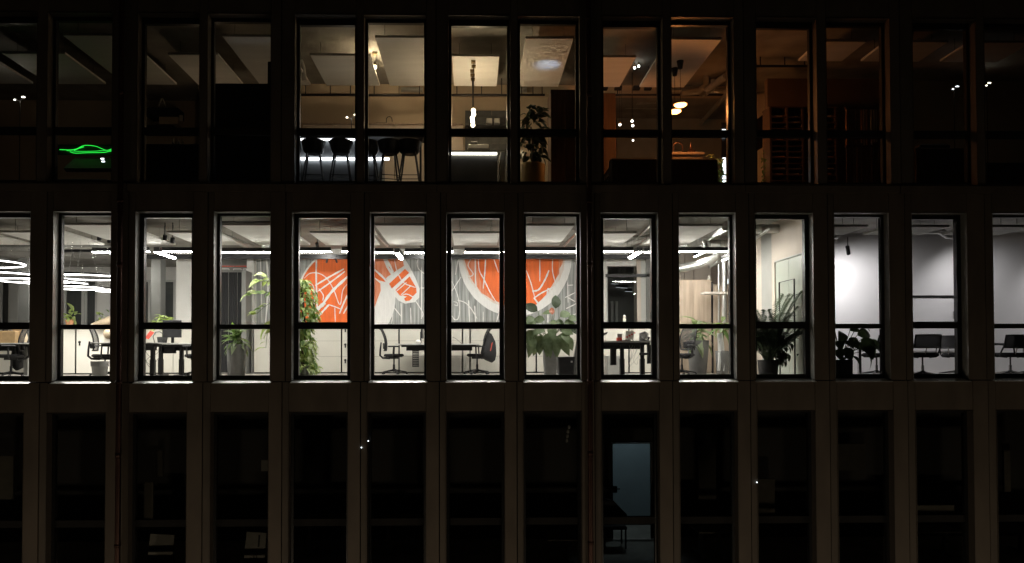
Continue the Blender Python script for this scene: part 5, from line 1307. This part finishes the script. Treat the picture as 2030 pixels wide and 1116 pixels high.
# lounge with amber pendants
def amber(px, py, pyc, Y, lab):
    p = at(px, py, Y); t = thing('amber_pendant', lab, 'pendant lamp', tuple(p), 0, 'amber pendant lamps')
    MB().use(M['g_orange']).lathe([(0,-.045),(.09,-.038),(.125,-.012),(.125,.004),(.05,.014),(0,.016)], (0,0,0), 18).build('bulb', None, t)
    MB().use(M['copper']).lathe([(.145,.008),(.10,.035),(.03,.075),(0,.085)], (0,0,0), 18).build('shade', None, t)
    zc = zsail - p.z
    MB().use(M['black']).tube([(0,0,.08),(0,0,zc)], .005, 5).build('cord', None, t)
    pc = at(px, pyc, Y).z - p.z
    MB().use(M['black']).lathe([(0,zc),(.075,zc),(.045,zc-.16),(0,zc-.16)], (0,0,0), 12).build('canopy', None, t)
    lamp('POINT', 'bulb_light', (0,0,-.06), 48.0, (1.0,.34,.09), t, shadow_soft_size=.10)
amber(1349,207.5,120,1.62,'amber glowing pendant, upper and right one of two')
amber(1338,220.5,138,2.0,'amber glowing pendant, lower and left one of two')
for i, (px, py, lab) in enumerate(((1258,134.5,'lower left of the pair by the sail'),(1266,131,'upper right of the pair by the sail'),(1229,247,'leftmost, left of the tall lamp cluster'),(1253,240,'upper one of the middle cluster'),(1254.5,249,'brightest of the middle cluster'),(1233,271,'left one under the transom'),(1255,278,'right one under the transom'))):
    p = at(px, py, 2.6 if i < 2 else 3.2); pendant('white pin bulb left of the amber pendants, ' + lab, p, TC, .027 if i < 5 else .020, 'g_spot', .10 if i < 2 else .05, (1,.95,.88), False, 'white pin bulbs left of the amber pendants')
a, b = at(1188,220,2.7).x, at(1221,220,2.7).x
tag(MB().use(M['wood_dk']).bbox(a,b,2.7,3.1,T0,at(1205,184,2.7).z,.01).build('tall_cabinet', None), 'reddish brown tall cabinet behind the pin bulbs', 'cabinet')
def sofa(px0, px1, py, Y, lab):
    a, b = at(px0,330,Y).x, at(px1,330,Y).x; h = at(1250,py,Y).z - T0; w2 = (b-a)/2
    t = thing('sofa', lab, 'sofa', ((a+b)/2, Y+.4, T0))
    MB().use(M['cloth']).bbox(-w2, w2, -.42, -.22, .08, h, .03).build('backrest', None, t)
    MB().use(M['cloth']).bbox(-w2, w2, -.20, .42, .08, .42, .03).build('seat', None, t)
    for s in (-1,1): MB().use(M['cloth']).bbox(min(s*w2, s*(w2-.16)), max(s*w2, s*(w2-.16)), -.215, .42, .43, .62, .03).build('armrest', None, t)
    for s in (-1,1): MB().use(M['black']).box(s*(w2-.1)-.02, s*(w2-.1)+.02, -.3, .3, 0, .08).build('foot', None, t)
sofa(1210,1303,313,1.0,'dark high-backed sofa seen from behind, left of the amber pendants')
sofa(1312,1423,313.5,1.0,'dark high-backed sofa seen from behind, under the amber pendants')
z_ = at(1360,301,2.1).z
t = thing('sideboard', 'wooden sideboard top under the amber pendants', 'sideboard', (at(1355,301,2.2).x, 2.3, T0))
w2 = (at(1396,300,2.1).x-at(1318,300,2.1).x)/2
MB().use(M['wood']).bbox(-w2, w2, -.2, .25, z_-T0-.05, z_-T0, .006).build('top', None, t); MB().use(M['wood']).box(-w2+.03, w2-.03, -.17, .22, 0, z_-T0-.051).build('body', None, t)
t = thing('table_lamp', 'small arched object on the wooden sideboard', 'ornament', (at(1344,300,2.25).x, 2.25, z_))
R_ = .10
MB().use(M['copper']).tube([(-R_,0,0),(-R_,0,.14)] + [(R_*math.cos(a), 0, .14+R_*math.sin(a)) for a in [PI*(1-i/8) for i in range(9)]] + [(R_,0,0)], .014, 8).build('arch', None, t)
tag(MB().use(M['copper']).bbox(at(1363,300,2.2).x, at(1378,300,2.2).x, 2.15, 2.35, z_+.001, z_+.06, .008).build('box', None), 'low copper box on the wooden sideboard', 'box')
tag(MB().use(M['copper']).lathe([(0,0),(.03,0),(.03,.10),(.012,.14),(.012,.18),(0,.18)], (at(1371,290,2.2).x, 2.25, z_+.062), 10).build('bottle', None), 'small bottle on the copper box of the sideboard', 'bottle')
c = at(1424,350,1.5); t = thing('potted_plant', 'leafy trailing plant at the right end of the sofa under the amber pendants', 'plant', (c.x, 1.6, T0))
planter(t, .15, .17, .3, M['planter_dk'])
for k in range(150):
    p = Vector((random.gauss(0,.13), random.gauss(0,.1), random.uniform(.25,.95))); put_leaf(random.choice(PL['tiny']), t, p, random.uniform(0,6.28), random.uniform(-1.1,.5), 0, random.uniform(.7,1.1))
p = at(1436,335,1.9); t = thing('lit_screen_strip', 'bright vertical light strip behind the trailing plant', 'lamp', (p.x, 1.9, T0))
MB().use(M['g_star']).box(-.03,.03,0,.02,.15,1.0).build('light_strip', None, t); MB().use(M['black']).box(-.05,.05,.021,.05,0,1.75).build('post', None, t)
MB().use(M['g_star']).box(-.035,.035,0,.02,1.42,1.60).build('light_strip', None, t)
p = at(1603.5,228,.75); t = thing('pin_lamp', 'tiny warm lamp at the right jamb before the bookcase', 'lamp', tuple(p))
MB().use(M['g_bulb']).lathe([(0,-.012),(.012,0),(0,.012)], (0,0,0), 8).build('bulb', None, t); MB().use(M['black']).tube([(0,0,.012),(0,0,TC-p.z)], .003, 5).build('cord', None, t)

# bookcase and vertical slats at right
BY_ = 2.2
a, b = at(1528,280,BY_).x, at(1658,280,BY_).x; hz = at(1560,213,BY_).z - T0; w2 = (b-a)/2
t = thing('bookcase', 'tall dark bookcase with narrow shelves full of flat stacks', 'bookcase', ((a+b)/2, BY_, T0))
xs = [-w2, -w2+.36, -w2+.70, -w2+1.06, w2]
for x in xs: MB().use(M['shelfwood']).box(x-.022, x+.022, 0, .36, 0, hz).build('upright', None, t)
MB().use(M['shelfwood']).box(-w2-.03, w2+.03, -.01, .37, hz+.001, hz+.03).build('top', None, t)
MB().use(M['wood_dk']).box(-w2+.02, w2-.02, .365, .38, 0, hz).build('back_panel', None, t)
for i in range(4):
    k = 0; z = .08
    while z < hz-.10:
        if i != 2 or k % 4 == 0:
            MB().use(M['shelfwood']).box(xs[i]+.023, xs[i+1]-.023, .0, .355, z, z+.022).build('shelf', None, t)
            if i != 2 and k % 3 != 1: MB().use(M[('beige','paper','terracotta')[(k+i)%3]]).box(xs[i]+.04, xs[i+1]-.05-.04*(k%2), .03, .30, z+.0225, z+.022+random.uniform(.012,.05)).build('stack', None, t)
        z += .125; k += 1
a, b = at(1676,280,1.6).x, at(1745,280,1.6).x; hz2 = at(1700,213,1.6).z - T0
t = thing('slat_screen', 'screen of upright wooden slats right of the bookcase', 'screen', ((a+b)/2, 1.6, T0))
w2 = (b-a)/2
for z in (.28, hz2*.60, hz2): MB().use(M['wood_dk']).box(-w2, w2, -.01, .03, z-.035, z).build('rail', None, t)
x = -w2+.02
while x < w2:
    for z0, z1 in ((.281, hz2*.60-.036), (hz2*.60+.001, hz2-.036)):
        if random.random() < .75: MB().use(M[random.choice(('beige','shelfwood','terracotta','wood_dk'))]).box(x, x+random.uniform(.012,.028), -.005, .02, z0+random.uniform(0,.08), z1).build('slat', None, t)
    x += .052
t = thing('hanging_garland', 'dark trailing garland beside the bookcase', 'plant', (at(1514,300,2.0).x, 2.0, T0+.2))
MB().use(M['bark']).tube([(0,0,0),(.02,0,.5),(-.01,0,1.0)], .008, 5).build('cord', None, t)
for k in range(60): put_leaf(PL['tiny'][2], t, Vector((random.gauss(0,.03), random.gauss(0,.03), random.uniform(.02,1.0))), random.uniform(0,6.28), random.uniform(-1.2,.2), 0, random.uniform(.4,.7))
tag(MB().use(M['wood_dk']).slab([at(1497,238,1.5), at(1512,228,1.5), at(1512,292,1.5), at(1497,302,1.5)], (0,.03,0)).build('picture_frame', None), 'tilted dark framed panel left of the garland', 'frame')
p = at(1474,330,3.4); t = thing('table_lamp', 'low amber lamp behind the pier left of the bookcase', 'lamp', tuple(p))  # unseen lamp added to warm the wall strip by the bookcase
MB().use(M['g_orange']).lathe([(0,-.05),(.06,-.05),(.045,.06),(0,.06)], (0,0,0), 12).build('shade', None, t); MB().use(M['copper']).tube([(0,0,-.05),(0,0,T0-p.z)], .012, 8).build('stem', None, t)
lamp('POINT', 'lamp_light', (0,0,.12), 1.0, (1.0,.52,.25), t, shadow_soft_size=.06)
# right dark rooms
p0, p1 = at(1815,293,1.5), at(1912,356,1.5)
tag(MB().use(M['wood_dk']).bbox(p0.x,p1.x,1.5,2.0,T0,p0.z,.01).build('low_cabinet', None), 'low brown cabinet in the dark room at the upper right', 'cabinet')
tag(MB().use(M['planter_dk']).bbox(p0.x+.15,p1.x-.2,1.6,1.8,p0.z+.001,p0.z+.12,.03).build('storage_box', None), 'dark box on the low brown cabinet at the upper right', 'box')
p0, p1 = at(1945,322,1.5), at(2080,360,1.5)
tag(MB().use(M['planter_dk']).bbox(p0.x,p1.x,1.5,2.0,T0,p0.z,.01).build('low_cabinet', None), 'black low cabinet at the right edge of the top storey', 'cabinet')

# left dark rooms
p0, p1 = at(427,165,.75), at(552,350,.75)
t = thing('black_board', 'large black board filling the lower part of one top window', 'board', ((p0.x+p1.x)/2, .78, T0))
w2 = (p1.x-p0.x)/2
MB().use(M['navy']).bbox(-w2, w2, -.03, .03, .06, p0.z-T0, .006).build('board', None, t)
p2, p3 = at(531,122,.70), at(545,165,.70)
MB().use(M['navy']).bbox(p2.x-t.location.x, p3.x-t.location.x, -.09, -.04, .06, p2.z-T0, .006).build('side_post', None, t)
for s in (-1,1): MB().use(M['black']).box(s*(w2-.2)-.02, s*(w2-.2)+.02, -.25, .25, 0, .055).build('foot', None, t)
p0, p1 = at(280,285,1.6), at(392,340,1.6)
tag(MB().use(M['navy']).bbox(p0.x,p1.x+.05,1.6,2.1,T0,p0.z,.01).build('sideboard', None), 'dark sideboard left of the black board', 'sideboard')
for i, px in enumerate((343,349,355,362)):
    p = at(px, 285, 1.8); tag(MB().use(M['glass_part' if i % 2 else 'chrome']).lathe([(0,0),(.022,0),(.022,.09),(.009,.13),(.009,.17),(0,.17)], (p.x,1.8,p0.z+.001), 10).build('bottle', None), ('leftmost silver','second, clear','third, silver','rightmost clear')[i] + ' bottle on the dark sideboard', 'bottle', 'bottles on the dark sideboard')
p0, p1 = at(290,213,4.6), at(352,245,4.6)
t = thing('wall_cabinet', 'dark hanging wall cabinet with a pale letter shape on top, above the dark sideboard', 'cabinet', ((p0.x+p1.x)/2, 4.6, p1.z))
w2 = (p1.x-p0.x)/2
MB().use(M['navy']).box(-w2, w2, 0, .4, (p0.z-p1.z)*.45, p0.z-p1.z).build('door', None, t)
MB().use(M['warm_wall']).box(-w2+.3, w2, .02, .4, 0, (p0.z-p1.z)*.44).build('drawer', None, t)
MB().use(M['navy']).box(-w2, w2-.1, 0, .4, -.10, -.04).build('shelf', None, t)
p = at(321,211,4.7); t = thing('letter_ornament', 'pale letter A standing on the dark wall cabinet', 'ornament', tuple(p))
q = MB().use(M['paper'])
for seg in (((-.085,0,0),(-.01,0,.20)), ((.085,0,0),(.01,0,.20)), ((-.05,0,.075),(.05,0,.075))): q.tube([Vector(v) for v in seg], .018, 6)
q.build('letter', None, t)
tag(MB().use(M['paper']).lathe([(0,0),(.04,0),(.045,.14),(0,.14)], tuple(at(359,240,4.7)), 12).build('cup', None), 'pale cup right of the dark wall cabinet', 'cup')
p0, p1 = at(126,300,1.9), at(232,345,1.9)
t = thing('bench', 'dark padded bench under the green neon line', 'bench', ((p0.x+p1.x)/2, 2.0, T0)); w2 = (p1.x-p0.x)/2
MB().use(M['planter']).slab([(-w2,-.1,p0.z-T0-.35),(-w2,.35,p0.z-T0),(-w2,.42,p0.z-T0-.03),(-w2,.0,p0.z-T0-.40)], (2*w2,0,0)).build('backrest', None, t)
MB().use(M['planter']).bbox(-w2,w2,-.5,.0,.25,.42,.02).build('seat', None, t)
for s in (-1,1): MB().use(M['chrome']).tube([(s*(w2-.05),-.45,0),(s*(w2-.05),-.45,.25),(s*(w2-.05),.1,.27)], .015, 6).build('leg', None, t)
t = thing('neon_line', 'glowing green neon line drawn like a low wave in a dark top window', 'neon sign', tuple(at(172,297,2.2)))
o_ = t.location
def npx(pts): return [at(x, y, 2.2) - o_ for x, y in smooth(pts, 6)]
MB().use(M['g_neon']).tube(npx([(118,296.5),(140,297),(152,295),(163,289.5),(174,288),(190,290),(200,294),(212,298),(224,294)]), .0065, 6).build('tube', None, t)
MB().use(M['g_neon']).tube(npx([(132,298.5),(160,300),(190,299.5),(208,298),(225,298)]), .005, 6).build('tube', None, t)
MB().use(M['g_neon']).tube(npx([(139,301),(150,303.5),(175,302.5),(205,302),(216,300),(225,299)]), .007, 6).build('tube', None, t)
MB().use(M['g_neon']).tube(npx([(147,298),(156,294),(166,291)]), .009, 6).build('tube', None, t)
MB().use(M['planter_dk']).box(-.62,.60,.03,.05,-.10,.12).build('backing', None, t)
for x in (-.5,-.15,.2,.5): MB().use(M['chrome']).box(x-.008,x+.008,.004,.03,-.012,.004).build('clip', None, t)
MB().use(M['black']).tube([(.52,.02,-.02),(.54,.0,-.12),(.50,.02,-.3),(.52,.03,-.6)], .005, 5).build('power_cord', None, t)
lamp('POINT', 'neon_light', (0,-.10,0), .02, (.1,1,.15), t, shadow_soft_size=.1)
for i, (px, py) in enumerate(((203,314.5),(204.5,320))):
    p = at(px, py, 1.7); t = thing('reading_light', 'tiny white oval light on the bench under the green neon line, ' + ('upper' if i == 0 else 'lower') + ' one', 'light', tuple(p))
    MB().use(M['g_star']).bbox(-.032,.032,-.01,.01,-.010,.010,.004).build('lens', None, t); MB().use(M['black']).box(-.04,.04,.011,.03,-.02,.02).build('case', None, t)

# ================================================================ THE LOWER STOREY (unlit)
G0 = -3.588
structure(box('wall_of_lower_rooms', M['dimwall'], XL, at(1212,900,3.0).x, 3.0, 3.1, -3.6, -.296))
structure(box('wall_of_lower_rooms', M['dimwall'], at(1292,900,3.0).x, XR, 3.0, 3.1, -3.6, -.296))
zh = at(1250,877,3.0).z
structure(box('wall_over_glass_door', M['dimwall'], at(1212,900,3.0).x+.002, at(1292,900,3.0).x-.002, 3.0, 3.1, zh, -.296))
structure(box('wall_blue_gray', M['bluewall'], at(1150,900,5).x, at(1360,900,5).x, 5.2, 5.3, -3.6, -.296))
t = thing('glass_door', 'dark framed glass door with a handle, bluish light behind it, in the lower storey', 'door', (at(1252,960,2.95).x, 2.95, G0))
a, b = at(1212,900,2.95).x, at(1292,900,2.95).x; w2 = (b-a)/2; hz = zh-G0
f = MB().use(M['black']); zmid0, zmid1 = at(1250,1040,2.95).z-G0, at(1250,1025,2.95).z-G0
f.box(-w2,-w2+.03,-.03,.03,0,hz).box(w2-.03,w2,-.03,.03,0,hz).box(-w2+.03,w2-.03,-.03,.03,hz-.02,hz).box(-w2+.03,w2-.03,-.03,.03,zmid0,zmid1).build('frame', None, t)
MB().add([(-w2+.03,0,.0),(w2-.03,0,.0),(w2-.03,0,hz-.02),(-w2+.03,0,hz-.02)], [(0,1,2,3)]).build('pane', M['glass_part'], t)
zk = at(1222,968,2.95).z-G0
MB().use(M['black']).box(-w2+.03,-w2+.12,-.05,-.03,zk-.09,zk+.06).box(-w2+.08,-w2+.18,-.08,-.05,zk-.01,zk+.01).build('handle', None, t)
MB().use(M['black']).box(w2-.045,w2-.01,-.05,-.03,at(1288,898,2.95).z-G0-.06,at(1288,898,2.95).z-G0+.06).build('hinge', None, t)
t = thing('ceiling_lamp', 'dim cool ceiling lamp in the room behind the glass door', 'ceiling lamp', (at(1252,850,4.2).x, 4.2, -.36))
MB().use(M['wpaint']).lathe([(0,.05),(.18,.05),(.18,.0)], (0,0,0), 18).build('shade', None, t); MB().use(M['g_cool']).lathe([(0,-.001),(.17,-.001)], (0,0,0), 18).build('lens', None, t)
lamp('POINT', 'lamp_light', (0,-.25,-.25), 9.0, (.90,.97,1.0), t, shadow_soft_size=.15)
t = thing('dark_chair', 'dark chair silhouette low before the glass door', 'chair', (at(1212,1050,2.5).x, 2.5, G0))
MB().use(M['cloth']).slab([(-.25,0,.45),(.30,0,.45),(.34,0,.62),(.05,0,.92),(-.25,0,1.0)], (0,.05,0)).build('backrest', None, t); MB().use(M['cloth']).bbox(-.25,.25,-.45,-.01,.40,.47,.02).build('seat', None, t)
for sx in (-.22,.22):
    for sy in (-.42,.0): MB().use(M['black']).box(sx-.015,sx+.015,sy-.015,sy+.015,0,.40).build('leg', None, t)
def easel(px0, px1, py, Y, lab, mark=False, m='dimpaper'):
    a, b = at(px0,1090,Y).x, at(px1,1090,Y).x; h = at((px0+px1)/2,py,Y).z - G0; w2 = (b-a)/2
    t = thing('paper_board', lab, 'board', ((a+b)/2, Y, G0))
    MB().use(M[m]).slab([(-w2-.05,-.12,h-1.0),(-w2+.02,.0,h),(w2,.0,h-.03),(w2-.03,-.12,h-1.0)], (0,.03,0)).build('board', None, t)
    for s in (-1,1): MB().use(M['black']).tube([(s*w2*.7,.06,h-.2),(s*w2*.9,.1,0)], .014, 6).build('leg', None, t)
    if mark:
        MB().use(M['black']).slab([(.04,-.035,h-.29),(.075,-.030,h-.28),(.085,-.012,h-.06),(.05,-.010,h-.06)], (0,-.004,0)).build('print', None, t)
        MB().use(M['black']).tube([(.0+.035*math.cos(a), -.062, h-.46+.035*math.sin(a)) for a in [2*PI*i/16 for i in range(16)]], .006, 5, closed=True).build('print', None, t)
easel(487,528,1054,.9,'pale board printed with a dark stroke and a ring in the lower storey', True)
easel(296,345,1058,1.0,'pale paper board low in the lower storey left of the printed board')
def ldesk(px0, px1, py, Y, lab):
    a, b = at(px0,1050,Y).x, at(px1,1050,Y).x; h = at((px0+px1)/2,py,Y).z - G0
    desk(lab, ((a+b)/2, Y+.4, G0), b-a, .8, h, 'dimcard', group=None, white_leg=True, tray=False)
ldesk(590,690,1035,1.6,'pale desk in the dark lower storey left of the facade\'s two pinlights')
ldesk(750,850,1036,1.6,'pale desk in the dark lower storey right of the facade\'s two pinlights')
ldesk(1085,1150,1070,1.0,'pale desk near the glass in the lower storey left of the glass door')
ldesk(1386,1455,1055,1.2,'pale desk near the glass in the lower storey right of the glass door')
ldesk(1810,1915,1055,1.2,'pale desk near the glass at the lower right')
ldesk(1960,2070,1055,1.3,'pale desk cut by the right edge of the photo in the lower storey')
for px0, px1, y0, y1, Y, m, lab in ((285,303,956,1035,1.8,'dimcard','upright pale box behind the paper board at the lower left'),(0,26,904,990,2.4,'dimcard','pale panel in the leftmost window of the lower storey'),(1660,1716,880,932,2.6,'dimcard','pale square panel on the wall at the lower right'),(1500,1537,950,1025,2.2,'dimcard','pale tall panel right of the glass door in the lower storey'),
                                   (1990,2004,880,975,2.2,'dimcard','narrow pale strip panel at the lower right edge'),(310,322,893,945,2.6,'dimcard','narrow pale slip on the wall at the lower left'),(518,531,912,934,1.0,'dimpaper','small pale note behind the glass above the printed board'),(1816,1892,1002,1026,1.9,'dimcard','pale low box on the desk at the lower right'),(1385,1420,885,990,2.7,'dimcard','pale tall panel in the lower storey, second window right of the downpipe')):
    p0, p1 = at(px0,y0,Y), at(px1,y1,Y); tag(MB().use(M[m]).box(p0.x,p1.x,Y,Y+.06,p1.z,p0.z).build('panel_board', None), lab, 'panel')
for i, (px, py, lab) in enumerate(((716.5,887,'lower left one of two'),(730,874,'upper right one of two'),(1500.5,956,'single one right of the glass door'))):
    p = at(px, py, -.012); t = thing('pin_light', 'tiny white pinlight on the dark facade, ' + lab, 'light', tuple(p), 0, 'pinlights on the facade')  # glowing dot stands in for a lamp reflection in the lower glass
    MB().use(M['g_star']).lathe([(0,-.013),(.009,-.007),(.009,.005),(0,.009)], (0,0,0), 8).build('bulb', None, t); MB().use(M['black']).box(-.008,.008,.0,.012,-.03,-.016).build('clip', None, t)
for i in range(4):
    p = at(1127-1.2*i+(1 if i == 0 else 0), 846+9*i, 2.2); t = thing('fairy_bulb', 'faint white bulb of the short string in the lower storey, ' + ('top','second','third','lowest')[i] + ' one', 'light', tuple(p), 0, 'bulb string of the lower storey')
    MB().use(M['gray_lt']).lathe([(0,-.05),(.028,-.03),(.028,.02),(0,.04)], (0,0,0), 8).build('bulb', None, t); MB().use(M['black']).tube([(0,0,.04),(0,0,.13)], .004, 5).build('wire', None, t)
